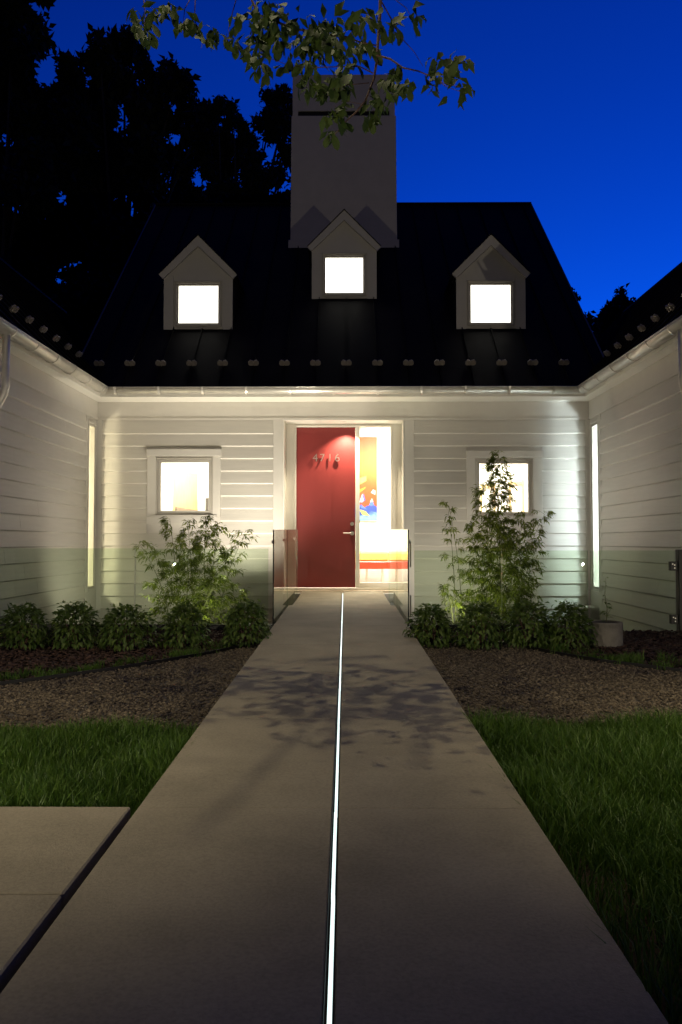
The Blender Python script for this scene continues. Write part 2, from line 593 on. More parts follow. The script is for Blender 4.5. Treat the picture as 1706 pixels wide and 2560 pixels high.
def plank(parent, axis, c, sgn, a, b, zlo, zhi):
    """one lap-siding board on plane c; sgn = outward direction"""
    th_b, th_t = 0.030, 0.006
    o0, ob, ot = c + sgn * 0.0005, c + sgn * th_b, c + sgn * th_t
    zt = zhi + 0.012

    def P(al, cc, z): return (al, cc, z) if axis == 'y' else (cc, al, z)
    oc = c + sgn * (th_b - .013)          # eased lower edge
    prof = [(o0, zlo), (oc, zlo), (ob, zlo + .013), (ot, zt), (o0, zt)]
    n = len(prof)
    vs = [P(a, q[0], q[1]) for q in prof] + [P(b, q[0], q[1]) for q in prof]
    fs = [(k, (k + 1) % n, n + (k + 1) % n, n + k) for k in range(n)] + [tuple(range(n)), tuple(range(2 * n - 1, n - 1, -1))]
    MB().add(vs, fs).build('plank', M['siding'], parent)


rows = [(ROW0, 2.578)]
z = ROW0
while z > -0.62:
    rows.append((z - EXPO, z - 0.0))
    z -= EXPO
for (zl, zh) in rows:
    for (xa, xb, win) in ((XL + 0.09, -1.124, WL), (0.997, XR - 0.075, WR)):
        segs = [(xa, xb)]
        if zl < win[3] - 0.01 and zh > win[2] + 0.01:
            segs = [(xa, win[0] - .001), (win[1] + .001, xb)]
        for s in segs:
            plank(entry_wall, 'y', YW, -1, s[0], s[1], zl, zh)
    for (wall, c, sgn, ya, yb) in ((left_wall, XL, 1, 7.3, 11.95), (right_wall, XR, -1, 7.3, 11.92)):
        cut = random.uniform(8.6, 11.2)
        for s in ((ya, cut - .0012), (cut + .0012, yb)):
            plank(wall, 'x', c, sgn, s[0], s[1], zl, zh)

# trim boards on the entry wall
T = M['trim']
MB().box(XL + .001, XR - .001, YW - 0.022, YW - .0005, 2.592, 2.852).build('frieze_board', T, entry_wall)
MB().box(XL + .03, XR - .03, YW - 0.032, YW - 0.0225, 2.580, 2.612).build('frieze_bead', T, entry_wall)
for (x0, x1) in ((-1.122, -0.979), (0.854, 0.995)):
    MB().box(x0, x1, YW - 0.026, YW - .0005, -0.6, 2.578).build('door_trim_board', T, entry_wall)
MB().box(XL + .001, XL + .088, YW - 0.024, YW - .0005, -0.62, 2.578).build('corner_board', T, entry_wall)
MB().box(XR - .073, XR - .001, YW - 0.024, YW - .0005, -0.62, 2.578).build('corner_board', T, entry_wall)
for (wall, c, s, ya, nw) in ((left_wall, XL, 1, 11.952, NWL), (right_wall, XR, -1, 11.922, NWR)):
    MB().box(min(c + s * .0005, c + s * .022), max(c + s * .0005, c + s * .022), 7.3, YW - .03, 2.592, 2.852).build('frieze_board', T, wall)
    MB().box(min(c + s * .0225, c + s * .032), max(c + s * .0225, c + s * .032), 7.3, YW - .04, 2.580, 2.612).build('frieze_bead', T, wall)
    MB().box(min(c + s * .0005, c + s * .022), max(c + s * .0005, c + s * .022), ya, nw[0] - .002, -0.62, 2.578).build('corner_board', T, wall)
    MB().box(min(c + s * .0005, c + s * .022), max(c + s * .0005, c + s * .022), nw[0], YW - .03, -0.62, nw[2] - .002).build('corner_board', T, wall)


def frame_y(x0, x1, z0, z1, w, ya, yb, mb=None):
    mb = mb or MB()
    mb.box(x0, x1, ya, yb, z1 - w, z1).box(x0, x1, ya, yb, z0, z0 + w)
    mb.box(x0, x0 + w, ya, yb, z0 + w, z1 - w).box(x1 - w, x1, ya, yb, z0 + w, z1 - w)
    return mb


def house_window(W, H, label):
    # casing boards
    ya, yb = YW - 0.036, YW - 0.001
    w = MB()
    w.box(W[0] - .005, W[1] + .012, ya - .022, yb, W[3] - .11, W[3])                       # head
    w.box(W[0] - .002, W[1] + .002, ya - .004, yb, W[2], W[2] + .105)                       # apron
    w.box(W[0], H[0] + .01, ya, yb, W[2] + .106, W[3] - .111).box(H[1] - .01, W[1], ya, yb, W[2] + .106, W[3] - .111)
    o = w.build('window', M['casing'] if False else T, house, bevel=0.003)
    o['label'] = label
    MB().box(W[0] + .06, W[1] - .06, ya - .012, ya - .002, W[2] + .107, W[2] + .128).build('sill', T, o)
    frame_y(H[0] + .011, H[1] - .011, H[2] + .012, H[3] - .002, .022, YW - .03, YW + .08).build('window_frame', M['sash'], o, bevel=0.003)
    frame_y(H[0] + .036, H[1] - .036, H[2] + .037, H[3] - .027, .045, YW - .014, YW + .05).build('sash', M['sash'], o, bevel=0.004)
    MB().box(H[0] + .075, H[1] - .075, YW + .010, YW + .016, H[2] + .075, H[3] - .065).build('pane', M['pane'], o)
    return o


win_l = house_window(WL, HL, 'square lit window left of the red door')
win_r = house_window(WR, HR, 'square lit window behind the taller bamboo')

for (wall, c, s, nw, lab) in ((left_wall, XL, 1, NWL, 'tall narrow lit window in left wing corner'), (right_wall, XR, -1, NWR, 'tall narrow lit window in right wing corner')):
    def fx(y0, y1, z0, z1, w, xa, xb):
        xa, xb = min(xa, xb), max(xa, xb)
        mb = MB()
        mb.box(xa, xb, y0, y1, z1 - w, z1).box(xa, xb, y0, y1, z0, z0 + w)
        mb.box(xa, xb, y0, y0 + w, z0 + w, z1 - w).box(xa, xb, y1 - w, y1, z0 + w, z1 - w)
        return mb
    o = fx(nw[0] + .001, nw[1] - .001, nw[2] + .001, nw[3] - .001, .03, c + s * .03, c - s * .10).build('narrow_window', T, house)
    o['label'] = lab
    fx(nw[0] + .032, nw[1] - .032, nw[2] + .032, nw[3] - .032, .035, c + s * .016, c - s * .05).build('sash', M['sash'], o)
    xg = sorted((c - s * .004, c - s * .010))
    MB().box(xg[0], xg[1], nw[0] + .06, nw[1] - .06, nw[2] + .06, nw[3] - .06).build('pane', M['pane'], o)

# ------------------------------------------------------------------ entry recess, door, sidelight
YD = 12.86
C = M['casing']
rec = MB()
rec.box(-0.976, -0.955, YW - .03, YD + .05, 0.0, 2.594).box(0.832, 0.851, YW - .03, YD + .05, 0.0, 2.594)     # jamb linings
rec.box(-0.954, 0.831, YW - .03, YD + .05, 2.572, 2.594)
recess = rec.build('entry_recess', C, house, bevel=0.002)
e = MB()
e.box(-0.954, -0.826, YD - .02, YD + .03, 0.0, 2.571).box(0.688, 0.831, YD - .02, YD + .03, 0.0, 2.571)       # flat side panels
e.box(-0.825, 0.687, YD - .02, YD + .03, 2.545, 2.571)
e.build('side_panel', C, recess, bevel=0.003)
fr = MB()
fr.box(-0.823, -0.799, YD - .045, YD + .05, 0.0, 2.543).box(0.662, 0.686, YD - .045, YD + .05, 0.0, 2.543)
fr.box(-0.798, 0.661, YD - .045, YD + .05, 2.520, 2.543).box(0.119, 0.183, YD - .045, YD + .05, 0.036, 2.519)
fr.box(0.184, 0.661, YD - .04, YD + .05, 0.036, 0.115)
fr.build('door_frame', C, recess, bevel=0.003)
MB().box(-0.953, 0.83, YD - .06, YD + .10, 0.002, 0.034).build('threshold', M['casing'], recess, bevel=0.004)
MB().box(0.184, 0.661, YD + .000, YD + .008, 0.116, 2.519).build('sidelight_pane', M['pane'], recess)
door = MB().box(-0.796, 0.116, YD - .018, YD + .03, 0.040, 2.516).build('front_door', M['door'], house, bevel=0.003)
door['label'] = 'red front door with house number'
# lever handle and deadbolt
hx, hz = 0.066, 0.875
h = MB()


def disc_y(mb, x, z, y0, y1, r, n=20):
    vs = [(x + r * math.cos(2 * math.pi * k / n), y0, z + r * math.sin(2 * math.pi * k / n)) for k in range(n)]
    vs += [(v[0], y1, v[2]) for v in vs]
    return mb.add(vs, [(k, (k + 1) % n, n + (k + 1) % n, n + k) for k in range(n)] + [tuple(range(n - 1, -1, -1)), tuple(range(n, 2 * n))])


disc_y(h, hx, hz, YD - .032, YD - .0175, 0.033)
h.tube([(hx, YD - .02, hz), (hx, YD - .065, hz), (hx - .02, YD - .072, hz), (hx - .135, YD - .072, hz)], 0.010, 10)
h.build('lever_handle', M['steel'], door, smooth=False)
h = MB()
disc_y(h, hx, hz + 0.145, YD - .040, YD - .0175, 0.030)
disc_y(h, hx, hz + 0.145, YD - .050, YD - .0405, 0.014)
h.build('deadbolt', M['steel'], door)
# stand-off house numbers
for i, ch in enumerate('4716'):
    cu = bpy.data.curves.new('digit', 'FONT')
    cu.body = ch
    cu.size = 0.170
    cu.extrude = 0.006
    cu.offset = -0.0012
    tmp = bpy.data.objects.new('digit_curve', cu)
    col.objects.link(tmp)
    bpy.context.view_layer.update()
    me = bpy.data.meshes.new_from_object(tmp.evaluated_get(bpy.context.evaluated_depsgraph_get()))
    bpy.data.objects.remove(tmp)
    me.materials.clear()
    me.materials.append(M['steel'])
    xs = (-0.545, -0.438, -0.318, -0.205)[i]
    put('digit', me, door, Matrix.Translation((xs, YD - .050, 1.985)) @ Matrix.Rotation(R(90), 4, 'X'))

# downlight in the head of the recess
dl = empty('recessed_downlight', (-0.06, YW + 0.17, 2.571))
tag(dl, 'round recessed downlight in the head of the door recess', 'downlight')
MB().lathe((-0.06, YW + .13, 2.556), [(.052, 0), (.060, .004), (.060, .0155), (.045, .0155)], 24).build('trim_ring', C, dl)
MB().lathe((-0.06, YW + .13, 2.560), [(.043, 0), (.043, .010)], 20).build('lens', M['lamp_warm'], dl)


def spot(name, loc, target, power, cone, blend, colr, rad, parent=None):
    l = bpy.data.lights.new(name, 'SPOT')
    l.energy = power
    l.spot_size = R(cone)
    l.spot_blend = blend
    l.color = colr
    l.shadow_soft_size = rad
    o = bpy.data.objects.new(name, l)
    d = (Vector(target) - Vector(loc)).normalized()
    o.matrix_basis = Matrix.Translation(loc) @ d.to_track_quat('-Z', 'Y').to_matrix().to_4x4()
    link(o, parent)
    return o


spot('light_source', (-0.02, YW + .13, 2.552), (-0.06, YW + .125, 0), 17.0, 112, 0.6, (1.0, 0.86, 0.62), 0.025, dl)

# ------------------------------------------------------------------ eaves: soffit, fascia, gutters, downspouts
ev = MB()
ev.box(XL + .023, XR - .023, EY + .06, YW - .023, 2.8535, 2.875)
soff = ev.build('soffit', M['white'], house)
MB().box(XL + .20, XR - .20, EY + .035, EY + .059, 2.850, 2.97).build('fascia', M['white'], soff)
for (c, s) in ((XL, 1), (XR, -1)):
    a, b = sorted((c + s * .023, c + s * .175))
    MB().box(a, b, 7.3, EY + .059, 2.8535, 2.875).build('soffit_board', M['white'], soff)
    a, b = sorted((c + s * .176, c + s * .199))
    MB().box(a, b, 7.3, EY + .034, 2.850, 2.97).build('fascia', M['white'], soff)

GR = 0.088


def half_round(n=10, r=GR, th=0.004):
    pr = [(r * math.cos(math.pi + math.pi * k / n), r * math.sin(math.pi + math.pi * k / n)) for k in range(n + 1)]
    pi = [((r - th) * math.cos(math.pi + math.pi * k / n), (r - th) * math.sin(math.pi + math.pi * k / n)) for k in range(n, -1, -1)]
    return pr + pi


GZ = 2.962
gy = EY - .055
gxl, gxr = XL + .27, XR - .27
gut = MB().prism([(0, u, w) for u, w in half_round()], (gxl - .02, gy, GZ), (gxr + .02, gy, GZ)).build('gutter', M['gutter'], house, smooth=True)
gl = MB().prism([(u, 0, w) for u, w in half_round()], (gxl, 7.2, GZ), (gxl, gy + .02, GZ)).build('gutter', M['gutter'], house, smooth=True)
gr_ = MB().prism([(u, 0, w) for u, w in half_round()], (gxr, 7.2, GZ), (gxr, gy + .02, GZ)).build('gutter', M['gutter'], house, smooth=True)
for gg in (gut, gl, gr_):
    gg.data.polygons.foreach_set('use_smooth', [len(p.vertices) == 4 for p in gg.data.polygons])
# rolled lips
MB().tube([(gxl, gy - GR, GZ), (gxr, gy - GR, GZ)], .008, 8).build('gutter_lip', M['gutter'], gut, smooth=True)
MB().tube([(gxl + GR, 7.2, GZ), (gxl + GR, gy - GR, GZ)], .008, 8).build('gutter_lip', M['gutter'], gl, smooth=True)
MB().tube([(gxr - GR, 7.2, GZ), (gxr - GR, gy - GR, GZ)], .008, 8).build('gutter_lip', M['gutter'], gr_, smooth=True)


def bracket_mesh(horizontal):
    pr = half_round(10, GR + .009, .013)
    mb = MB()
    if horizontal:
        mb.prism([(0, u, w) for u, w in pr], (-.014, 0, 0), (.014, 0, 0))
        mb.box(-.008, .008, -GR - .004, GR, .004, .010)
    else:
        mb.prism([(u, 0, w) for u, w in pr], (0, -.014, 0), (0, .014, 0))
        mb.box(-GR - .004, GR, -.008, .008, .004, .010)
    return mb.mesh('gutter_bracket', M['gutter'])


bh, bv = bracket_mesh(True), bracket_mesh(False)
x = gxl + .18
while x < gxr - .05:
    put('gutter_bracket', bh, gut, Matrix.Translation((x, gy, GZ)))
    x += .630
y = 11.70
while y > 7.3:
    put('gutter_bracket', bv, gl, Matrix.Translation((gxl, y, GZ)))
    put('gutter_bracket', bv, gr_, Matrix.Translation((gxr, y - .05, GZ)))
    y -= .630


def downspout(gx, wx, s, yy, label):
    mb = MB().tube([(gx, yy, GZ - .05), (gx, yy, GZ - .62), (gx - s * .02, yy, GZ - .70), (wx + s * .085, yy, GZ - 1.0), (wx + s * .06, yy, GZ - 1.08), (wx + s * .06, yy, -0.45)], .040, 14)
    o = mb.build('downspout', M['gutter'], house, smooth=True)
    for zz in (2.0, 0.9):
        MB().box(wx + min(s * .0, s * .106), wx + max(0, s * .106), yy - .045, yy + .045, zz, zz + .025).build('strap', M['gutter'], o)
    o['label'] = label


downspout(gxl, XL, 1, 8.50, 'downspout at the end of left wing gutter')
downspout(gxr, XR, -1, 8.36, 'downspout at the end of right wing gutter')

# ------------------------------------------------------------------ roofs
RX0, RX1, RY = -4.10, 3.90, 17.50


def rz(y): return EZ + SL * (y - EY)


roof = MB()
th = 0.05
pts = [(EY - .03, rz(EY - .03)), (RY, rz(RY)), (23.1, EZ), (23.1, EZ - th), (RY, rz(RY) - th), (EY - .03, rz(EY - .03) - .012)]
roof.prism([(0, p[0], p[1]) for p in pts], (RX0, 0, 0), (RX1, 0, 0))
main_roof = roof.build('main_roof', M['roof'], house)
ux = Vector((0, 1, SL)).normalized()      # up the slope
un = Vector((0, -SL, 1)).normalized()
# standing seams and snow guards
SP = 0.4655
SX0 = -0.02


def seam_mesh(length):
    return MB().box(-.006, .006, 0, length, 0, .030).mesh('seam', M['roof'])


def guard_mesh():
    """pair of ribbed fan-shaped snow guards either side of a seam"""
    mb = MB()
    for s in (-1, 1):
        n = 14
        vs = []
        for lay in (0, 1):
            for k in range(n):
                a = 2 * math.pi * k / n
                r = .044 * (1 + .06 * (1 if k % 2 else -1)) * (1.0 if math.sin(a) > -.3 else .85)
                vs.append((s * (.038 + r * 1.0 * math.cos(a)), .020 * lay + (.005 if k % 2 else 0), .034 + r * (1.45 if math.sin(a) > 0 else 1.0) * max(math.sin(a), -.75)))
        fs = [tuple(range(n)), tuple(range(2 * n - 1, n - 1, -1))] + [(i, (i + 1) % n, n + (i + 1) % n, n + i) for i in range(n)]
        mb.add(vs, fs)
        for k in range(5):
            a = math.pi * (k + .5) / 5
            mb.tube([(s * .038, -.003, .020), (s * (.038 - .040 * math.cos(a)), -.003, .034 + .056 * math.sin(a))], .0035, 4)
    mb.box(-.010, .010, -.006, .028, 0, .060)
    return mb.mesh('snow_guard', M['guard'])


gm = guard_mesh()
full_len = (RY - EY) * math.sqrt(1 + SL * SL)
sm = seam_mesh(full_len - .02)
rot_main = Matrix((Vector((1, 0, 0)), ux, un)).transposed().to_4x4()
k = math.ceil((RX0 + .05 - SX0) / SP)
while SX0 + k * SP < RX1 - .05:
    xx = SX0 + k * SP
    base = Vector((xx, EY - .02, rz(EY - .02)))
    put('seam', sm, main_roof, Matrix.Translation(base) @ rot_main)
    if -3.75 < xx < 3.6:
        p = Vector((xx, EY, EZ)) + ux * .60
        put('snow_guard', gm, main_roof, Matrix.Translation(p + un * .012) @ rot_main)
    k += 1
MB().prism([(-.012, 0, 0), (.012, 0, 0), (.012, 0, .016), (-.012, 0, .016)], Vector((RX0, EY - .02, rz(EY - .02) + .005)), Vector((RX0, RY, rz(RY) + .005))).build('rake_trim', M['rake'], main_roof)
MB().prism([(-.012, 0, 0), (.012, 0, 0), (.012, 0, .016), (-.012, 0, .016)], Vector((RX1, EY - .02, rz(EY - .02) + .005)), Vector((RX1, RY, rz(RY) + .005))).build('rake_trim', M['rake'], main_roof)
MB().box(RX0, RX1, RY - .06, RY + .06, rz(RY) - .015, rz(RY) + .015).build('ridge_cap', M['roof'], main_roof)
# gable walls of the main volume
for xx in (RX0 + .15, RX1 - .25):
    MB().prism([(0, EY + .5, 2.9), (0, EY + .5, rz(EY + .5) - .1), (0, RY, rz(RY) - .12), (0, 22.6, 3.2), (0, 22.6, 2.9)], (xx, 0, 0), (xx + .1, 0, 0)).build('gable_wall', M['siding'], main_roof)

# wing roofs (45 degrees), eaves along the court
for s, x_eave, name in ((-1, gxl + .04, 'left_wing_roof'), (1, gxr - .04, 'right_wing_roof')):
    run = 3.06
    w = MB()
    pr = [(0, 0), (s * run, run), (s * 2 * run, 0), (s * 2 * run, -.05), (s * run, run - .06), (0, -.012)]
    w.prism([(p[0], 0, p[1]) for p in pr], (x_eave, 7.2, EZ), (x_eave, 19.0, EZ))
    wr = w.build(name, M['roof'], house)
    wr['label'] = 'dark metal roof slope of the %s wing' % ('left' if s < 0 else 'right')
    uw = Vector((s, 0, 1)).normalized()
    nw_ = Vector((-s, 0, 1)).normalized()
    rot = Matrix((Vector((0, -s, 0)), uw, nw_)).transposed().to_4x4()
    smw = seam_mesh(run * math.sqrt(2) - .02)
    y = 12.30 + 14 * SP
    while y > 7.3:
        put('seam', smw, wr, Matrix.Translation((x_eave, y, EZ)) @ rot)
        p = Vector((x_eave, y, EZ)) + uw * .58
        if y < 12.2:
            put('snow_guard', gm, wr, Matrix.Translation(p + nw_ * .012) @ rot)
        y -= SP
    MB().box(x_eave + s * run - .06, x_eave + s * run + .06, 7.2, 19.0, EZ + run - .02, EZ + run + .02).build('ridge_cap', M['roof'], wr)
    # far walls close the wing volume
    x0, x1 = sorted((x_eave + s * .35, x_eave + s * (2 * run - .3)))
    MB().box(x0, x1, 18.7, 18.9, -.9, 3.0).box(x_eave + s * (2 * run - .3) - .05, x_eave + s * (2 * run - .3) + .05, 7.3, 18.9, -.9, 3.0).build('wing_outer_wall', M['siding'], wr)
    MB().box(x0, x1, 7.3, 7.4, -.9, 3.0).build('wing_end_wall', M['siding'], wr)


# ------------------------------------------------------------------ dormers
def dormer(xc, yf, label):
    zb = rz(yf)
    D = M['dormer']
    hw, eh, pk = 0.545, 0.93, 1.48
    mb = MB()
    wx, w0, w1 = 0.375, 0.045, 0.765     # window opening half-width and sill/head heights

    def solid_prism(poly, y0, y1):
        mb.prism([(xc + p[0], 0, zb + p[1]) for p in poly], (0, y0, 0), (0, y1, 0))
    solid_prism([(-hw, 0), (-wx, 0), (-wx, w1), (-hw, w1)], yf, yf + .06)
    solid_prism([(wx, 0), (hw, 0), (hw, w1), (wx, w1)], yf, yf + .06)
    solid_prism([(-wx, 0), (wx, 0), (wx, w0), (-wx, w0)], yf, yf + .06)
    solid_prism([(-hw, w1), (hw, w1), (hw, eh), (0, pk), (-hw, eh)], yf, yf + .06)
    d = mb.build('dormer', D, house, bevel=0)
    d['label'] = label
    # cheeks
    yb_ = EY + (zb + eh - EZ) / SL
    for s in (-1, 1):
        xa, xb = sorted((xc + s * hw, xc + s * (hw - .05)))
        MB().add([(xa, yf + .061, zb + .0), (xa, yf + .061, zb + eh), (xa, yb_ + .1, zb + eh), (xb, yf + .061, zb + .0), (xb, yf + .061, zb + eh), (xb, yb_ + .1, zb + eh)],
                 [(0, 1, 2), (3, 5, 4), (0, 3, 4, 1), (1, 4, 5, 2), (2, 5, 3, 0)]).build('cheek', M['roof'], d)
        # corner boards
        xa, xb = sorted((xc + s * (hw + .012), xc + s * (wx + .028)))
        MB().box(xa, xb, yf - .02, yf - .0005, zb - .01, zb + eh - .06).build('corner_board', D, d)
    # roof of the dormer
    ov = 0.085
    ybk = EY + (zb + pk + .08 - EZ) / SL
    sl = (pk - eh) / hw
    ezz = eh - sl * ov
    for s in (-1, 1):
        a = [(0, pk + .03), (s * (hw + ov), ezz + .03), (s * (hw + ov), ezz + .047), (0, pk + .052)]
        MB().prism([(xc + p[0], 0, zb + p[1]) for p in a], (0, yf - .085, 0), (0, ybk, 0)).build('dormer_roof', M['roof'], d)
        # raking fascia board with a smaller moulding
        wd = 0.125
        nx, nz = sl / math.hypot(1, sl), 1 / math.hypot(1, sl)
        a = [(0, pk + .029), (s * (hw + ov), ezz + .029), (s * (hw + ov) - s * nx * wd * .75, ezz + .029 - nz * wd * .75), (0, pk + .029 - wd * 1.35)]
        MB().prism([(xc + p[0], 0, zb + p[1]) for p in a], (0, yf - .075, 0), (0, yf - .021, 0)).build('rake_board', D, d)
    # window frame, sash, blind and pane
    frame_y(xc - wx, xc + wx, zb + w0, zb + w1, .028, yf - .03, yf + .05).build('window_frame', M['sash'], d, bevel=0.003)
    frame_y(xc - wx + .029, xc + wx - .029, zb + w0 + .029, zb + w1 - .029, .024, yf - .012, yf + .04).build('sash', M['sash'], d, bevel=0.003)
    MB().box(xc - wx - .01, xc + wx + .01, yf - .045, yf - .031, zb + w1 - .004, zb + w1 + .012).build('drip_cap', M['sash'], d)
    MB().box(xc - wx + .053, xc + wx - .053, yf + .010, yf + .016, zb + w0 + .053, zb + w1 - .053).build('pane', M['pane'], d)
    MB().box(xc - wx + .02, xc + wx - .02, yf + .07, yf + .08, zb + w0 + .02, zb + w1 - .02).build('lit_blind', M['blind'], d)
    # flashing at the foot
    MB().prism([(0, -.05, -.055), (0, .03, .005), (0, .03, -.02), (0, -.05, -.075)], (xc - hw, yf, zb), (xc + hw, yf, zb)).build('flashing', M['roof'], d)
    MB().box(xc - wx + .05, xc + wx - .05, yf - .05, yf - .03, zb + .005, zb + .022).build('sill', M['sash'], d)


dormer(-2.42, 13.32, 'left dormer with bright window')
dormer(2.31, 13.32, 'right dormer with bright window')
dormer(-0.06, 14.14, 'higher middle dormer below the chimney')

# ------------------------------------------------------------------ chimney
cy = 15.80
cx = -0.077
cb = rz(cy)
ch = MB()
ctop = CZ + (1355 - 163) / 131.6
cslot = CZ + (1355 - 270) / 131.6
ch.hexa([(cx - 1.03, cy, cb - .3), (cx + 1.03, cy, cb - .3), (cx + 1.03, cy + 1.7, cb - .3), (cx - 1.03, cy + 1.7, cb - .3),
         (cx - 1.010, cy, cslot), (cx + 1.010, cy, cslot), (cx + 1.010, cy + 1.7, cslot), (cx - 1.010, cy + 1.7, cslot)])
chim = ch.build('chimney', M['stucco'], house, bevel=0.004)
chim['label'] = 'tall broad stucco chimney behind the middle dormer'
MB().box(cx - 1.065, cx + 1.065, cy - .03, cy - .001, cb - .05, cb + .13).build('base_flange', M['stucco'], chim)
cap = MB()
cap.box(cx - .99, cx + .99, cy + .01, cy + 1.68, cslot + .10, ctop)
cap.box(cx - .99, cx - .885, cy + .01, cy + 1.68, cslot + .001, cslot + .0995).box(cx + .885, cx + .99, cy + .01, cy + 1.68, cslot + .001, cslot + .0995)
cap.build('chimney_cap', M['stucco'], chim)
MB().box(cx - .88, cx + .88, cy + .035, cy + 1.4, cslot + .001, cslot + .099).build('vent_slot_shade', M['void'], chim)  # black filler, stands in for the shade inside the slot

# ------------------------------------------------------------------ interior seen through the glass
WI = M['wall_in']
inn = MB()
inn.box(XL + .15, XR - .15, 15.2, 15.3, -.02, 2.93)                # back wall of hall and rooms
inn.box(XL + .15, XR - .15, 12.645, 15.3, 2.87, 2.93)              # ceiling
inn.box(-1.30, -1.20, 12.95, 15.2, .0, 2.87)                       # partition left of hall
inn.box(1.12, 1.22, 12.95, 15.2, .0, 2.87)                         # partition right of hall
inn.box(XL - .001, XL + .15, 12.645, 15.3, -.02, 2.93).box(XR - .15, XR + .001, 12.645, 15.3, -.02, 2.93)
inn.build('interior_wall', WI, house)
MB().box(XL + .15, XR - .15, 12.645, 15.2, -.12, 0.0).build('interior_floor', M['floor_in'], house)
for s, c in ((-1, XL), (1, XR)):
    xi0, xi1 = sorted((c + s * .145, c + s * 2.6))
    r = MB()
    r.box(xi0, xi1, 10.2, 12.62, 2.62, 2.70).box(xi0, xi1, 10.2, 12.62, -.1, -.0)
    r.box(xi0, xi1, 10.1, 10.199, -.1, 2.70).box(xi0, xi1, 12.621, 12.7, -.1, 2.70)
    xa, xb = sorted((c + s * 2.601, c + s * 2.7))
    r.box(xa, xb, 10.2, 12.62, -.1, 2.70)
    r.build('corner_room', WI, house)

# painting on the hall wall
pt = empty('painting', (-0.1, 15.17, 1.1))
tag(pt, 'abstract orange and blue painting on the hall wall behind the sidelight', 'painting')
pm = bpy.data.materials.new('abstract_canvas')
pm.use_nodes = True
nt = pm.node_tree
p = nt.nodes['Principled BSDF']
geo = nt.nodes.new('ShaderNodeNewGeometry')
sep = nt.nodes.new('ShaderNodeSeparateXYZ')
nt.links.new(geo.outputs['Position'], sep.inputs[0])
mr = nt.nodes.new('ShaderNodeMapRange')
mr.inputs[1].default_value = 1.12
mr.inputs[2].default_value = 2.66
nt.links.new(sep.outputs[2], mr.inputs[0])
no = nt.nodes.new('ShaderNodeTexNoise')
no.inputs['Scale'].default_value = 4.5
no.inputs['Distortion'].default_value = 1.2
ad = nt.nodes.new('ShaderNodeMath')
ad.operation = 'MULTIPLY_ADD'
nt.links.new(no.outputs[0], ad.inputs[0])
ad.inputs[1].default_value = 0.16
nt.links.new(mr.outputs[0], ad.inputs[2])
cr = nt.nodes.new('ShaderNodeValToRGB')
els = cr.color_ramp.elements
els[0].position = 0.0
els[0].color = (0.10, 0.25, 0.42, 1)
els[1].position = 1.0
els[1].color = (0.40, 0.09, 0.02, 1)
for pos, c in ((0.14, (0.16, 0.32, 0.50, 1)), (0.18, (0.02, 0.05, 0.30, 1)), (0.27, (0.025, 0.06, 0.32, 1)), (0.285, (0.38, 0.045, 0.01, 1)), (0.5, (0.42, 0.08, 0.012, 1)), (0.75, (0.5, 0.19, 0.03, 1))):
    el = els.new(pos)
    el.color = c
nt.links.new(ad.outputs[0], cr.inputs[0])
nt.links.new(cr.outputs[0], p.inputs['Base Color'])
MB().box(-.45, .535, 15.165, 15.199, 1.13, 2.66).build('canvas', pm, pt)
shapes = [([(.20, 1.78), (.34, 1.86), (.34, 1.95), (.20, 1.90)], (0.62, .66, .16)), ([(.20, 1.62), (.32, 1.72), (.33, 1.75), (.20, 1.69)], (.75, .40, .04)),
          ([(.21, 1.47), (.27, 1.63), (.29, 1.50), (.26, 1.46)], (.55, .62, .85)), ([(.26, 1.46), (.29, 1.63), (.32, 1.50)], (.06, .14, .6)),
          ([(.38, 1.40), (.44, 1.53), (.49, 1.40)], (.10, .22, .75)), ([(.405, 1.47), (.44, 1.54), (.47, 1.47)], (.8, .8, .75)),
          ([(.42, 1.64), (.50, 1.60), (.505, 1.68), (.46, 1.70)], (.75, .78, .85)), ([(.20, 1.34), (.33, 1.30), (.40, 1.21), (.27, 1.23)], (.75, .72, .2)),
          ([(.18, 1.42), (.27, 1.40), (.36, 1.33), (.25, 1.36)], (.12, .25, .75))]
for i, (poly, c) in enumerate(shapes):
    MB().prism([(q[0], 0, q[1]) for q in poly], (0, 15.1645 - .0012 * (i % 3), 0), (0, 15.1655 - .0012 * (i % 3), 0)).build('painted_shape', mat('paint_%d' % i, tuple(.55 * q for q in c), .6), pt)

# low bench in the hall
bn = empty('hall_bench', (0.3, 14.7, 0))
tag(bn, 'red-orange bench with yellow cushion in the lit hall', 'bench')
MB().prism([(0, -.26, .0), (0, -.22, -.13), (0, .22, -.13), (0, .22, .0)], (-.35, 14.75, .40), (.74, 14.75, .40)).build('seat', M['bench_red'], bn, bevel=.01)
MB().box(-.33, .72, 14.53, 14.96, .402, .57).build('cushion', M['bench_yellow'], bn, bevel=.03)
for x in (-.25, .32, .60):
    MB().box(x, x + .03, 14.58, 14.61, .001, .27).build('leg', M['steel'], bn)
    MB().box(x, x + .03, 14.9, 14.93, .001, .27).build('leg', M['steel'], bn)

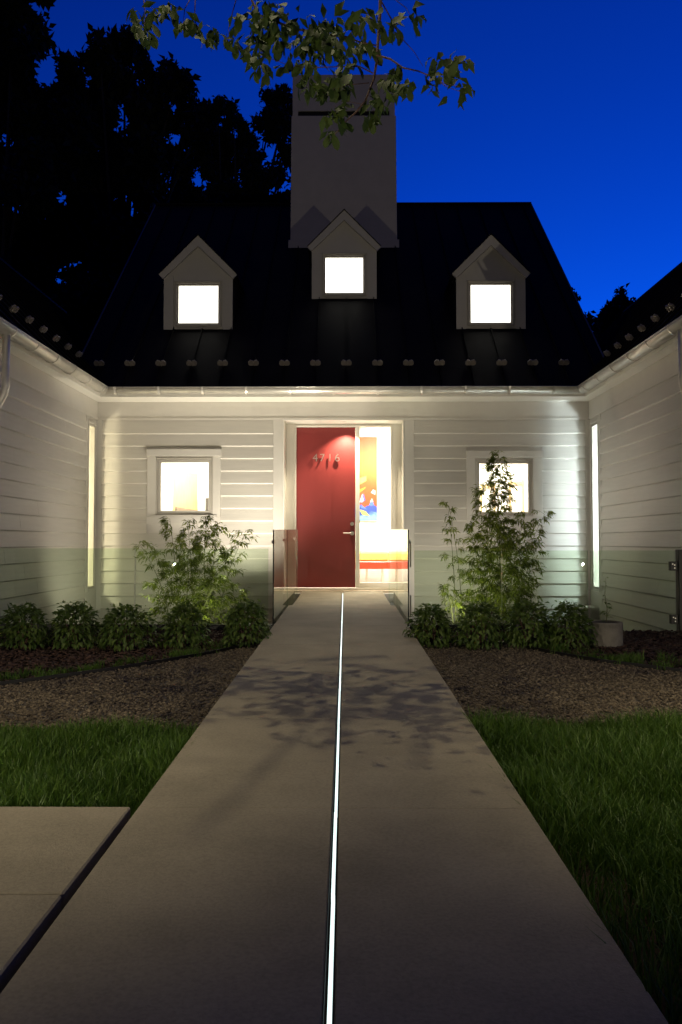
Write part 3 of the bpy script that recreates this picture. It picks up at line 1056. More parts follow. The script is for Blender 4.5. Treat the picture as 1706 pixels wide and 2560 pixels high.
# things in the side rooms
od = empty('open_room_door', (-3.1, 14.2, 0))
tag(od, 'pale wooden door standing open inside the left window', 'interior door')
MB().hexa([(-3.02, 14.3, .01), (-2.98, 14.32, .01), (-2.70, 14.92, .01), (-2.74, 14.92, .01), (-3.02, 14.3, 1.97), (-2.98, 14.32, 1.97), (-2.70, 14.92, 1.97), (-2.74, 14.92, 1.97)]).build('door_leaf', M['wood'], od)
tag(MB().hexa([(-2.96, 14.22, .01), (-2.70, 14.82, .01), (-2.66, 14.80, .01), (-2.92, 14.20, .01), (-2.96, 14.22, 1.34), (-2.70, 14.82, 1.30), (-2.66, 14.80, 1.30), (-2.92, 14.20, 1.34)]).build('folded_screen', M['grey_panel']),
    'low brown panel against the open door inside left window', 'panel')
cab = MB().box(-2.56, -2.47, 14.9, 15.19, .001, 1.53).build('tall_cabinet', M['dark_wood'])
tag(cab, 'narrow dark cabinet seen through the left window', 'cabinet')
pd = empty('panelled_wall_doors', (2.9, 15.17, 0))
tag(pd, 'row of tall framed door panels inside the right window', 'panelled doors')
for x in (2.42, 2.66, 2.94, 3.18):
    MB().box(x, x + .03, 15.14, 15.19, .002, 1.78 + (x - 2.4) * .12).build('frame_post', M['wood'], pd)
for x in (2.45, 2.97):
    MB().box(x, x + .21, 15.14, 15.19, 1.72 + (x - 2.4) * .12, 1.77 + (x - 2.4) * .12).build('frame_head', M['wood'], pd)


def ceiling_lamp(loc, power, colr, label, size=.5):
    e_ = empty('ceiling_lamp', loc)
    tag(e_, label, 'ceiling lamp', 'ceiling lamps in the rooms')
    MB().lathe((loc[0], loc[1], loc[2]), [(size * .5, 0), (size * .52, .02), (size * .5, .05)], 24).build('shade', M['lamp_warm'], e_)
    l = bpy.data.lights.new('light_source', 'AREA')
    l.shape = 'DISK'
    l.size = size
    l.energy = power
    l.color = colr
    o = bpy.data.objects.new('light_source', l)
    o.matrix_basis = Matrix.Translation((loc[0], loc[1], loc[2] - .01))
    link(o, e_)


ceiling_lamp((-2.5, 13.9, 2.80), 11.0, (1.0, .93, .80), 'round ceiling lamp in the room behind left window')
ceiling_lamp((2.4, 13.9, 2.80), 11.0, (1.0, .94, .82), 'round ceiling lamp in the room behind right window')
ceiling_lamp((0.55, 13.9, 2.80), 11.0, (1.0, .93, .80), 'round ceiling lamp in the entry hall')


def room_lamp(loc, power, colr, rad, label, m):
    e_ = empty('table_lamp', (loc[0], loc[1], 0))
    tag(e_, label, 'lamp', 'lamps in the wing rooms')
    MB().lathe((loc[0], loc[1], 0.001), [(.14, 0), (.14, .02), (.015, .03), (.015, loc[2] - .25)], 16).build('stand', M['steel'], e_)
    MB().lathe((loc[0], loc[1], loc[2] - .22), [(.05, 0), (.07, .03), (.05, .06)], 16).build('bulb', m, e_, smooth=True)
    l = bpy.data.lights.new('light_source', 'POINT')
    l.energy = power
    l.color = colr
    l.shadow_soft_size = rad
    o = bpy.data.objects.new('light_source', l)
    o.location = loc
    link(o, e_)


room_lamp((-5.0, 11.05, 1.35), 12.0, (1.0, .88, .60), .10, 'standing lamp in the left wing corner room', M['lamp_warm'])
room_lamp((4.62, 11.52, 1.30), 18.0, (.80, .93, 1.0), .15, 'standing lamp in the right wing corner room', M['lamp_cool'])

# ================================================================== glass guards
YF = 8.36


def glass_panel(name, x0, x1, y0, y1, z00, z01, z10, z11, m, parent, dark_near=False):
    """box panel; z00/z01 bottom,top at first end, z10/z11 at second end"""
    mb = MB()
    if abs(x1 - x0) > abs(y1 - y0):
        mb.hexa([(x0, y0, z00), (x1, y0, z10), (x1, y1, z10), (x0, y1, z00), (x0, y0, z01), (x1, y0, z11), (x1, y1, z11), (x0, y1, z01)])
    else:
        mb.hexa([(x0, y0, z00), (x1, y0, z00), (x1, y1, z10), (x0, y1, z10), (x0, y0, z01), (x1, y0, z01), (x1, y1, z11), (x0, y1, z11)])
    o = mb.build(name, m, parent)
    o.data.materials.append(M['glass_edge'])
    o.data.materials.append(M['glass_edge_dark'])
    big = 'y' if abs(x1 - x0) > abs(y1 - y0) else 'x'
    for pl in o.data.polygons:
        n = pl.normal
        if (big == 'y' and abs(n.y) < .5) or (big == 'x' and abs(n.x) < .5):
            pl.material_index = 2 if (dark_near and n.y < -.5) else 1
    return o


FZ0, FZL, FZR = -0.085, 0.676, 0.655
fl = empty('glass_fence', (-2.1, YF, FZ0))
tag(fl, 'greenish frameless glass fence in front of left bamboo', 'glass fence', 'glass fences along the sunken court')
glass_panel('glass_pane', -3.62, -2.145, YF, YF + .012, FZ0 - .03, FZL, FZ0 - .03, FZL, M['glass_fence'], fl)
glass_panel('glass_pane', -2.137, -0.800, YF, YF + .012, FZ0 - .03, FZL - .004, FZ0 - .03, FZL - .004, M['glass_fence'], fl)
MB().box(-3.66, -0.75, YF - .02, YF + .032, -0.215, FZ0).build('base_shoe', M['black'], fl, bevel=.003)
fr_ = empty('glass_fence', (1.5, YF, FZ0))
tag(fr_, 'greenish frameless glass fence in front of right bamboo', 'glass fence', 'glass fences along the sunken court')
glass_panel('glass_pane', 0.668, 1.54, YF, YF + .012, FZ0 - .03, FZR, FZ0 - .03, FZR, M['glass_fence'], fr_)
glass_panel('glass_pane', 1.546, 2.402, YF, YF + .012, FZ0 - .03, FZR, FZ0 - .03, FZR, M['glass_fence'], fr_)
MB().box(0.62, 2.41, YF - .02, YF + .032, -0.215, FZ0).build('base_shoe', M['black'], fr_, bevel=.003)
gt = empty('glass_gate', (2.9, YF, -0.18))
tag(gt, 'frameless glass gate hinged on the black post at right', 'gate')
glass_panel('glass_pane', 2.430, 3.275, YF, YF + .012, -0.165, FZR, -0.165, FZR, M['glass_fence'], gt)
for zz in (0.50, -0.03):
    hb = MB().box(3.218, 3.292, YF - .016, YF + .028, zz - .045, zz + .045).build('hinge', M['black'], gt, bevel=.004)
    MB().box(3.225, 3.285, YF - .019, YF - .0162, zz - .038, zz + .038).build('hinge_plate', M['black'], hb)
    for (dx, dz) in ((3.243, .02), (3.262, .01), (3.262, -.02)):
        q = MB()
        disc_y(q, dx, zz + dz, YF - .023, YF - .0192, .006, 10)
        q.build('screw', M['steel'], hb)
tag(MB().box(3.296, 3.39, YF - .04, YF + .05, -0.24, FZR + .01).build('gate_post', M['black'], bevel=.004), 'black square gate post at right end of the glass', 'post')
tag(MB().box(2.42, 3.60, YF - .05, YF + .06, -0.30, -0.178).build('gate_sill', M['concrete2'], bevel=.005), 'low concrete sill beneath the glass gate', 'sill')
# retaining edge of the court
tag(MB().box(-3.79, -0.74, 8.302, 8.339, -.9, -.20).build('retaining_wall', M['concrete2']), 'dark concrete retaining edge under the left glass fence', 'retaining wall', 'retaining edges of the court')
tag(MB().box(0.60, 3.63, 8.302, 8.339, -.9, -.20).build('retaining_wall', M['concrete2']), 'dark concrete retaining edge under the right glass fence', 'retaining wall', 'retaining edges of the court')

RH = 0.925
for (xa, xb, lab, s) in ((-0.752, -0.740, 'clear glass rail along left side of the landing', -1), (0.600, 0.612, 'clear glass rail along right side of the landing', 1)):
    e_ = empty('glass_rail', ((xa + xb) / 2, 8.34, zp(8.34)))
    tag(e_, lab, 'glass rail', 'glass rails beside the landing')
    ys = [8.34, 10.28, 12.24]
    for a, b in zip(ys[:-1], ys[1:]):
        b2 = b - .008
        glass_panel('glass_pane', xa, xb, a, b2, zp(a) - .12, zp(a) + RH, zp(b2) - .12, zp(b2) + RH, M['glass_rail'], e_, dark_near=True)
    for yy in (8.55, 10.0, 10.5, 12.0):
        for dz in (.80, -.06):
            x0 = xa if s < 0 else xb
            MB().tube([(x0 - .0, yy, zp(yy) + dz), (x0 + s * .03, yy, zp(yy) + dz)], .017, 12).build('standoff', M['steel'], e_)
    if s > 0:
        for dz in (.80, .25):
            MB().tube([(xb + .03, 8.55, zp(8.55) + dz), (xb + .08, 9.2, zp(9) + dz - .28)], .008, 6).build('brace', M['steel'], e_)

tag(MB().box(3.36, 3.63, 12.05, 12.47, MOAT, -0.20).build('utility_box', M['trim'], bevel=.01), 'low pale box at the foot of the wall under the right corner', 'box')

# ================================================================== planted things
def leaf_cloud(P, D, N, L, W, fold=0.25, curl=0.3, seg=2):
    """many leaves: base points P, unit directions D, unit normals N, lengths L, widths W. returns verts, tris, rnd"""
    n = len(P)
    S = np.cross(D, N)
    S /= np.linalg.norm(S, axis=1, keepdims=True) + 1e-9
    N = np.cross(S, D)
    L = L[:, None]
    W = W[:, None]
    base = P
    mid = P + D * L * .5 + N * L * .10
    l = P + D * L * .45 + S * W * .5 + N * L * (.10 + fold * .2)
    r = P + D * L * .45 - S * W * .5 + N * L * (.10 + fold * .2)
    tip = P + D * L - N * L * curl * .35
    V = np.stack([base, l, mid, r, tip], 1).reshape(-1, 3)
    t = np.array([[0, 2, 1], [0, 3, 2], [1, 2, 4], [2, 3, 4]])
    T = (t[None] + 5 * np.arange(n)[:, None, None]).reshape(-1, 3)
    rnd = np.repeat(rng.random(n) * .999, 5)
    return V, T, rnd


def unit(a):
    return a / (np.linalg.norm(a, axis=1, keepdims=True) + 1e-9)


def bamboo(name, culms, label, leaf_n=26):
    e_ = empty(name, (culms[0][0], culms[0][1], MOAT))
    tag(e_, label, 'bamboo', 'bamboo in the sunken court')
    Ps, Ds, Ls = [], [], []
    for (x, y, h, lx, ly, dens, spread, start) in culms:
        n = 9
        pts = [Vector((x + lx * (k / n) ** 2, y + ly * (k / n) ** 2, MOAT + h * k / n)) for k in range(n + 1)]
        MB().tube(pts, [.0075 * (1 - .75 * k / n) for k in range(n + 1)], 6).build('culm', M['culm'], e_)
        tw = MB()
        nb = int(h * 30 * dens)
        for b in range(nb):
            t = start + (1 - start) * (b + random.random()) / nb
            i = min(int(t * n), n - 1)
            f = t * n - i
            p0 = pts[i].lerp(pts[i + 1], f)
            a = random.uniform(0, 2 * math.pi)
            ln = spread * random.uniform(.35, 1.0) * (1.15 - .75 * t)
            d = Vector((math.cos(a), math.sin(a) * .6, random.uniform(.15, .9))).normalized()
            p1 = p0 + d * ln * .55
            p2 = p0 + d * ln + Vector((0, 0, -ln * .28))
            tw.tube([p0, p1, p2], [.0022, .0016, .0008], 3, cap=False)
            for q in range(int(leaf_n * random.uniform(.6, 1.2))):
                u = random.uniform(.25, 1.0)
                pp = p0.lerp(p1, u * 2) if u < .5 else p1.lerp(p2, u * 2 - 1)
                aa = a + random.uniform(-1.3, 1.3)
                dd = Vector((math.cos(aa), math.sin(aa) * .7, random.uniform(-1.1, .25))).normalized()
                Ps.append(pp + Vector((random.gauss(0, .012), random.gauss(0, .012), random.gauss(0, .012))))
                Ds.append(dd)
                Ls.append(random.uniform(.05, .105))
        tag(tw.build('twigs', M['culm'], e_), kind='stuff')
    P, D, L = np.array(Ps), np.array(Ds), np.array(Ls)
    N = unit(np.array([0, 0, 1.0]) + rng.normal(0, .45, P.shape))
    V, T_, rnd = leaf_cloud(P, D, N, L, L * .20, .2, .5)
    tag(tri_obj('foliage', V, T_, M['bamboo'], e_, rnd), kind='stuff')


# (x, y, height, lean x, lean y, twig density, spread, first twig)
bamboo('bamboo_clump', [(-1.98, 10.75, 1.50, -.10, .0, 1.0, .42, .12), (-1.80, 10.85, 1.48, .10, .05, 1.1, .40, .10), (-2.15, 10.7, 1.10, -.35, -.05, .8, .40, .15),
                        (-1.68, 10.8, 1.40, .36, .02, 1.0, .40, .18), (-2.22, 10.9, 1.56, -.12, .0, .5, .26, .45), (-2.3, 10.8, 1.25, -.42, .0, .9, .40, .2), (-1.85, 10.7, 1.55, .02, .0, 1.0, .40, .35), (-1.9, 10.6, .75, .25, -.1, 1.1, .40, .1),
                        (-2.3, 10.8, .70, -.22, .0, .8, .36, .1), (-1.60, 10.7, .62, .30, .0, .9, .36, .1), (-2.05, 10.6, 1.2, .02, .0, 1.0, .42, .2)],
       'bushy green bamboo behind the left glass fence', 22)
bamboo('bamboo_clump', [(1.93, 10.75, 2.38, .02, .0, 1.25, .44, .12), (1.86, 10.85, 2.05, -.08, .05, 1.1, .40, .12), (2.05, 10.7, 1.60, .22, -.05, 1.1, .46, .12),
                        (1.78, 10.8, 1.48, -.22, .02, 1.1, .42, .12), (2.12, 10.8, 1.65, .46, .02, .8, .42, .15), (2.0, 10.6, 1.05, .2, -.05, 1.2, .44, .1),
                        (1.80, 10.7, 1.0, -.25, .0, 1.1, .44, .1), (1.95, 10.65, 1.35, .0, -.05, 1.1, .42, .1), (1.97, 10.8, 2.32, -.02, .0, .8, .36, .45), (2.15, 10.75, 1.3, .35, .0, .6, .40, .15)],
       'tall leafy bamboo in front of the right window', 24)
bamboo('bamboo_shoot', [(1.36, 10.5, 1.72, -.10, .0, .22, .22, .30), (1.45, 10.55, 1.68, -.16, .0, .20, .22, .35), (1.32, 10.4, .70, -.08, .0, .9, .40, .25)],
       'thin sparse bamboo stalks left of the tall clump behind right glass', 22)


def shrub(px, py, yy, rw, rh, label, seed, n=900):
    r_ = np.random.default_rng(seed)
    x = (px - 870) / FPX * yy
    z0 = zg(yy)
    e_ = empty('shrub', (x, yy, z0))
    tag(e_, label, 'shrub', 'rounded shrubs in front of the glass fences')
    mb = MB()
    for k in range(7):
        a = k * 2.4
        mb.tube([(x, yy, z0 - .02), (x + .05 * math.cos(a), yy + .05 * math.sin(a), z0 + rh * .5), (x + rw * .6 * math.cos(a), yy + rw * .5 * math.sin(a), z0 + rh * .9)], [.006, .004, .002], 4)
    mb.build('stems', M['twig'], e_)
    # leaflets on a lumpy dome, drooping outwards
    th_ = r_.random(n) * 2 * np.pi
    cz = r_.random(n) ** .8 * 1.12 - .12
    rr = (0.55 + .5 * r_.random(n) ** .5) * (1 + .14 * np.sin(3 * th_ + seed) + .10 * np.sin(5 * th_ + 2 * seed))
    ph = np.arccos(np.clip(cz, -.2, 1))
    P = np.stack([x + rw * rr * np.sin(ph) * np.cos(th_), yy + rw * .9 * rr * np.sin(ph) * np.sin(th_), z0 + rh * (.18 + .82 * np.clip(cz, 0, 1) * (.75 + .32 * rr))], 1)
    out = np.stack([np.cos(th_), np.sin(th_), np.zeros(n)], 1)
    D = unit(out * (.5 + .5 * r_.random((n, 1))) + np.array([0, 0, 1]) * (cz[:, None] * 1.1 - .85) + r_.normal(0, .28, (n, 3)))
    N = unit(out * .6 + np.array([0, 0, .8]) + r_.normal(0, .3, (n, 3)))
    L = .038 + .036 * r_.random(n)
    # upright young sprays on top
    k = n // 14
    P[:k, 2] = z0 + rh * (.88 + .28 * r_.random(k))
    P[:k, 0] = x + rw * .65 * r_.normal(0, .55, k)
    P[:k, 1] = yy + rw * .5 * r_.normal(0, .5, k)
    D[:k] = unit(np.stack([r_.normal(0, .8, k), r_.normal(0, .8, k), .1 + .5 * r_.random(k)], 1))
    L[:k] *= .8
    V, T_, rnd = leaf_cloud(P, D, N, L, L * .42, .35, .35)
    tag(tri_obj('foliage', V, T_, M['shrub'], e_, rnd), kind='stuff')


YS = 7.05
shr = [(62, 'leftmost rounded shrub at the left edge below the glass'), (187, 'second rounded shrub from the left edge below the glass'), (318, 'widest rounded shrub in the middle of the left row'),
       (463, 'rounded shrub directly in front of the left bamboo'), (617, 'rounded shrub at the walkway end of the left row')]
for i, (px, lab) in enumerate(shr):
    shrub(px, 0, YS + (.0, .05, .0, .1, .15)[i], (.180, .190, .225, .180, .175)[i], (.325, .335, .32, .325, .34)[i], lab, 11 + i)
shr = [(1076, 'rounded shrub at the walkway end of the right row'), (1197, 'rounded shrub below the sparse bamboo stalks on the right'), (1318, 'dense rounded shrub directly below the tall bamboo'), (1418, 'rounded shrub beside the concrete pot')]
for i, (px, lab) in enumerate(shr):
    shrub(px, 0, YS + (.15, .05, .1, .1)[i], (.170, .190, .185, .175)[i], (.31, .35, .35, .34)[i], lab, 31 + i)

# concrete pot with a thin plant
pot = empty('plant_pot', (2.24, 7.27, zg(7.27)))
tag(pot, 'round grey concrete plant pot beside the last right shrub', 'plant pot')
zb = zg(7.27) - .01
MB().lathe((2.24, 7.27, zb), [(.135, 0), (.141, .015), (.141, .215), (.136, .223), (.122, .223), (.120, .195)], 40).build('pot_body', M['concrete2'], pot, smooth=False)
MB().lathe((2.24, 7.27, zb + .19), [(.1195, 0), (.1195, .010)], 24).build('pot_soil', M['soil'], pot)
pp = empty('potted_plant', (2.25, 7.27, zb + .2))
tag(pp, 'thin leafy seedling growing in the concrete pot', 'potted plant')
stem = [Vector((2.245, 7.27, zb + .195)), Vector((2.25, 7.26, zb + .33)), Vector((2.235, 7.27, zb + .46)), Vector((2.245, 7.27, zb + .60))]
MB().tube(stem, [.004, .003, .002, .001], 5).tube([(2.25, 7.26, zb + .28), (2.28, 7.26, zb + .33), (2.29, 7.25, zb + .36)], .0015, 4).build('stem', M['culm'], pp)
lm = [MB()]
Ps, Ds, Ls = [], [], []
for t in np.linspace(.1, 1, 24):
    i = min(int(t * 3), 2)
    p0 = stem[i].lerp(stem[i + 1], t * 3 - i)
    a = random.uniform(0, 6.28)
    Ps.append(p0)
    Ds.append(Vector((math.cos(a), math.sin(a), random.uniform(-.5, .4))).normalized())
    Ls.append((.07 if t < .5 else .03) * random.uniform(.6, 1.1))
P, D, L = np.array(Ps), np.array(Ds), np.array(Ls)
V, T_, rnd = leaf_cloud(P, D, unit(np.array([0, 0, 1.]) + rng.normal(0, .4, P.shape)), L, L * .45)
tag(tri_obj('foliage', V, T_, M['shrub'], pp, rnd), kind='stuff')

# ------------------------------------------------------------------ lawn, weeds
def grass(name, regions, label, hgt=(.05, .11)):
    Ps, H = [], []
    for (x0, x1, y0, y1, dens) in regions:
        n = int((x1 - x0) * (y1 - y0) * dens)
        Ps.append(np.stack([rng.uniform(x0, x1, n), rng.uniform(y0, y1, n)], 1))
    P = np.concatenate(Ps)
    n = len(P)
    z = zg(P[:, 1]) - .004
    h = rng.uniform(hgt[0], hgt[1], n) * (1 + .25 * np.sin(P[:, 0] * 7.1) * np.cos(P[:, 1] * 5.3))
    a = rng.uniform(0, 2 * np.pi, n)
    b = rng.uniform(0, 2 * np.pi, n)
    lean = rng.uniform(.1, .75, n) * h
    w = rng.uniform(.0016, .0030, n)
    sx, sy = np.cos(a) * w, np.sin(a) * w
    lx, ly = np.cos(b) * lean, np.sin(b) * lean
    v = np.zeros((n, 5, 3))
    v[:, 0] = np.stack([P[:, 0] - sx, P[:, 1] - sy, z], 1)
    v[:, 1] = np.stack([P[:, 0] + sx, P[:, 1] + sy, z], 1)
    v[:, 2] = np.stack([P[:, 0] - sx * .8 + lx * .35, P[:, 1] - sy * .8 + ly * .35, z + h * .6], 1)
    v[:, 3] = np.stack([P[:, 0] + sx * .8 + lx * .35, P[:, 1] + sy * .8 + ly * .35, z + h * .6], 1)
    v[:, 4] = np.stack([P[:, 0] + lx, P[:, 1] + ly, z + h * (.98 - .15 * lean / h)], 1)
    t = np.array([[0, 1, 3], [0, 3, 2], [2, 3, 4]])
    T_ = (t[None] + 5 * np.arange(n)[:, None, None]).reshape(-1, 3)
    o = tri_obj(name, v.reshape(-1, 3), T_, M['grass'], None, np.repeat(rng.random(n) * .999, 5))
    tag(o, label, 'grass', kind='stuff')


grass('lawn', [(-2.6, -0.712, 2.84, 4.12, 15000)], 'short green grass between the side slab and gravel left of walkway')
grass('lawn', [(0.606, 2.6, 3.1, 4.22, 14000), (0.72, 2.6, 2.5, 3.1, 14000), (0.608, .72, 2.5, 3.1, 6000), (0.78, 2.2, .9, 2.5, 12000), (.612, .78, .9, 2.5, 3500)], 'longer green lawn right of the walkway', (.06, .13))
reg = []
for i in range(70):
    x = random.uniform(-3.1, -1.0)
    yc = float(edge_y(x, edgeL)) + abs(random.gauss(0, .22)) + .02
    s = random.uniform(.012, .05)
    reg.append((x - s * 1.3, x + s * 1.3, yc - s, yc + s, random.uniform(2500, 9000)))
for i in range(110):
    x = random.uniform(1.45, 3.3)
    yc = float(edge_y(x, edgeR)) + abs(random.gauss(0, .26)) + .02
    s = random.uniform(.012, .055)
    reg.append((x - s * 1.3, x + s * 1.3, yc - s, yc + s, random.uniform(2500, 9000)))
grass('weeds', reg, 'tufts of grass and weeds along the curved edging', (.02, .095))


# ------------------------------------------------------------------ gravel stones and mulch chips
def stones(name, XY, size, m, label, cat, flat=.6, elong=1.0):
    ico_v = np.array([(0, 0, 1), (.894, 0, .447), (.276, .851, .447), (-.724, .526, .447), (-.724, -.526, .447), (.276, -.851, .447),
                      (.724, .526, -.447), (-.276, .851, -.447), (-.894, 0, -.447), (-.276, -.851, -.447), (.724, -.526, -.447), (0, 0, -1)])
    ico_f = np.array([(0, 1, 2), (0, 2, 3), (0, 3, 4), (0, 4, 5), (0, 5, 1), (1, 6, 2), (2, 7, 3), (3, 8, 4), (4, 9, 5), (5, 10, 1), (1, 10, 6), (2, 6, 7), (3, 7, 8), (4, 8, 9), (5, 9, 10)])
    n = len(XY)
    s = size[0] + (size[1] - size[0]) * rng.random(n) ** 2
    v = ico_v[None] * (1 + rng.normal(0, .16, (n, 12, 1)))
    v = v * np.stack([s * elong, s, s * flat], 1)[:, None]
    a = rng.uniform(0, 2 * np.pi, n)
    tl = rng.normal(0, .35, n)
    c, si = np.cos(a)[:, None], np.sin(a)[:, None]
    ct, st = np.cos(tl)[:, None], np.sin(tl)[:, None]
    x, y_, z_ = v[..., 0], v[..., 1], v[..., 2]
    x, z_ = x * ct - z_ * st, x * st + z_ * ct
    v = np.stack([x * c - y_ * si + XY[:, :1], x * si + y_ * c + XY[:, 1:2], z_ + (zg(XY[:, 1]) + .004 + rng.random(n) * .010)[:, None]], 2)
    T_ = (ico_f[None] + 12 * np.arange(n)[:, None, None]).reshape(-1, 3)
    o = tri_obj(name, v.reshape(-1, 3), T_, m, None, np.repeat(rng.random(n) * .999, 12))
    tag(o, label, cat, kind='stuff')


def scatter(n, x0, x1, y0, y1, keep):
    xy = np.stack([rng.uniform(x0, x1, n), rng.uniform(y0, y1, n)], 1)
    return xy[keep(xy)]


A = scatter(38000, -3.3, -.738, 4.02, 7.35, lambda q: q[:, 1] < edge_y(q[:, 0], edgeL) - .01)
stones('gravel', A, (.0045, .0125), M['stone'], 'brown grey gravel left of the walkway', 'gravel')
A = scatter(48000, .60, 3.4, 4.12, 7.42, lambda q: q[:, 1] < edge_y(q[:, 0], edgeR) - .01)
stones('gravel', A, (.0045, .0125), M['stone'], 'brown grey gravel right of the walkway', 'gravel')
A = scatter(12000, -3.5, -.738, 4.7, 8.29, lambda q: q[:, 1] > edge_y(q[:, 0], edgeL) + .01)
B = scatter(14000, .61, 3.6, 5.2, 8.29, lambda q: q[:, 1] > edge_y(q[:, 0], edgeR) + .01)
stones('bark_mulch', np.concatenate([A, B]), (.008, .022), M['chip'], 'dark reddish bark mulch around the shrubs', 'mulch', .3, 1.6)

# ================================================================== trees behind the house
def far_tree(name, base, lobes, label, n, size, trunk_r=.3, cone=False):
    e_ = empty(name, base)
    tag(e_, label, 'tree', 'dark trees behind the house')
    b = Vector(base)
    tops = [Vector(l[:3]) for l in lobes]
    tb = MB()
    topz = max(t.z for t in tops)
    cxm = sum(t.x for t in tops) / len(tops)
    cym = sum(t.y for t in tops) / len(tops)
    crown_c = Vector((cxm, cym, b.z + (topz - b.z) * .75))
    tb.tube([b, b.lerp(crown_c, .4) + Vector((.2, 0, 0)), crown_c], [trunk_r, trunk_r * .7, trunk_r * .2], 8)
    for i, t in enumerate(tops):
        f = .35 + .5 * ((i * .37) % 1)
        s_ = b.lerp(crown_c, min(f, max(.1, (t.z - b.z) / (crown_c.z - b.z) * .75)))
        tb.tube([s_, s_.lerp(t, .55) + Vector((0, 0, .3)), t], [trunk_r * .3, trunk_r * .16, trunk_r * .05], 5)
    tb.build('trunk', M['bark'], e_)
    Ps = []
    vol = np.array([l[3] ** 2 for l in lobes])
    cnt = (n * vol / vol.sum()).astype(int)
    for l, k in zip(lobes, cnt):
        # each lobe is itself a handful of small leafy tufts so that sky shows between them
        nt_ = max(5, int(9 * l[3]))
        tc = rng.normal(0, 1, (nt_, 3))
        tc = unit(tc) * (l[3] * (.35 + .65 * rng.random((nt_, 1)) ** .5))
        tc[:, 2] *= l[4] if len(l) > 4 else .9
        which = rng.integers(0, nt_, k)
        Ps.append(np.array(l[:3]) + tc[which] + rng.normal(0, l[3] * .10 + .05, (k, 3)))
    P = np.concatenate(Ps)
    m_ = len(P)
    D = unit(rng.normal(0, 1, (m_, 3)) + np.array([0, 0, -.25]))
    N = unit(rng.normal(0, 1, (m_, 3)))
    L = size * (.6 + .8 * rng.random(m_))
    V, T_, rnd = leaf_cloud(P, D, N, L, L * .55)
    tag(tri_obj('crown', V, T_, M['tree'], e_, rnd), kind='stuff')


def lob(lst, Y, depth=1.6):
    out = []
    for i, (px, py, r) in enumerate(lst):
        y_ = Y + (((i * .618) % 1) - .5) * depth * 2
        p = unproj(px, py, y_)
        out.append((p.x, p.y, p.z, r / FPX * Y))
    return out


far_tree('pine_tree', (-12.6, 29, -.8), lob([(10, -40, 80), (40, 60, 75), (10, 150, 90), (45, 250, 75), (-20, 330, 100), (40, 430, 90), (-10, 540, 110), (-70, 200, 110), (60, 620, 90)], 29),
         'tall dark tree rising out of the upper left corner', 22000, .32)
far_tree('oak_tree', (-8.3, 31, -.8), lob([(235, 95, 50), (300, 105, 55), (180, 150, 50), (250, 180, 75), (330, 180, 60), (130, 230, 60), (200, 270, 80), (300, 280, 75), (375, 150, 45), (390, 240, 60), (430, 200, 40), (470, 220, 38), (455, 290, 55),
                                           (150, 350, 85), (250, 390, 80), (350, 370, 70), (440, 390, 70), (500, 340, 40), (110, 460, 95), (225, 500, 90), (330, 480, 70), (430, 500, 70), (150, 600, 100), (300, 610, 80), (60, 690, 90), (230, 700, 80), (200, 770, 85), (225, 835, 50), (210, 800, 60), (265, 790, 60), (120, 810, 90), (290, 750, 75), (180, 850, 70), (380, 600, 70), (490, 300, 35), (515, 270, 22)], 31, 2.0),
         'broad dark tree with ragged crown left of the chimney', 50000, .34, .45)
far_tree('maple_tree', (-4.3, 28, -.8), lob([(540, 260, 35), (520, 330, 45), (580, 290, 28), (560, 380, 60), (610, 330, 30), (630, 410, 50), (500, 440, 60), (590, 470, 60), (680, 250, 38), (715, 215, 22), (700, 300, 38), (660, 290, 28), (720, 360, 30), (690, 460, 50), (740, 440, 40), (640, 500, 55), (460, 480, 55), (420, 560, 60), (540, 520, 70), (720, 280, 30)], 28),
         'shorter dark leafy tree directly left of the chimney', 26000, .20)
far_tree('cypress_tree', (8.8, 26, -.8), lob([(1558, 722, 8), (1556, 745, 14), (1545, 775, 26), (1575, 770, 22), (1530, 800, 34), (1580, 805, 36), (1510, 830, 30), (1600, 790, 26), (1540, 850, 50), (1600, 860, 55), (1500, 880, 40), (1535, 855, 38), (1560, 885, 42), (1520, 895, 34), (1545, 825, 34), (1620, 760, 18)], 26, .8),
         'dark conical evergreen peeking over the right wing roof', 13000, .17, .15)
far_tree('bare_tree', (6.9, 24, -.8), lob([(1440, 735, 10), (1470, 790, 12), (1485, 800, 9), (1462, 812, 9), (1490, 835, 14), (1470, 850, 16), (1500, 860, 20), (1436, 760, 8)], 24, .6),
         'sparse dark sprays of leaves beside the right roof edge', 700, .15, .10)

# ------------------------------------------------------------------ overhanging tree: trunk behind the camera, one leafy bough into the frame
ot = empty('overhanging_tree', (-2.9, -3.6, zg(-3.6)))
tag(ot, 'leafy bough hanging down over the walkway at the top of the picture', 'tree')
tr_ = MB()
tr_.tube([(-2.9, -3.6, -.6), (-2.85, -3.5, 1.5), (-2.6, -3.0, 3.4), (-2.2, -1.8, 5.0), (-1.6, -.2, 6.0), (-1.0, 1.6, 6.1)], [.22, .19, .16, .12, .085, .06], 10)
tr_.tube([(-1.0, 1.6, 6.1), (-.4, 3.0, 5.6), (.10, 4.0, 4.75), unproj(955, -120, 4.6)], [.06, .04, .025, .016], 8)
tr_.tube([(-1.3, .9, 6.05), (-1.4, 2.6, 5.4), unproj(600, -90, 4.9)], [.04, .025, .010], 6)
tr_.tube([unproj(600, -90, 4.9), unproj(480, -60, 5.0), unproj(345, -50, 5.1)], [.010, .008, .005], 6)
tr_.build('trunk', M['bark'], ot)
tw = MB()


def twig(pts, d0, d1, r0, r1):
    n = len(pts)
    tw.tube([unproj(px, py, d0 + (d1 - d0) * i / (n - 1)) for i, (px, py) in enumerate(pts)], [r0 + (r1 - r0) * i / (n - 1) for i in range(n)], 5)


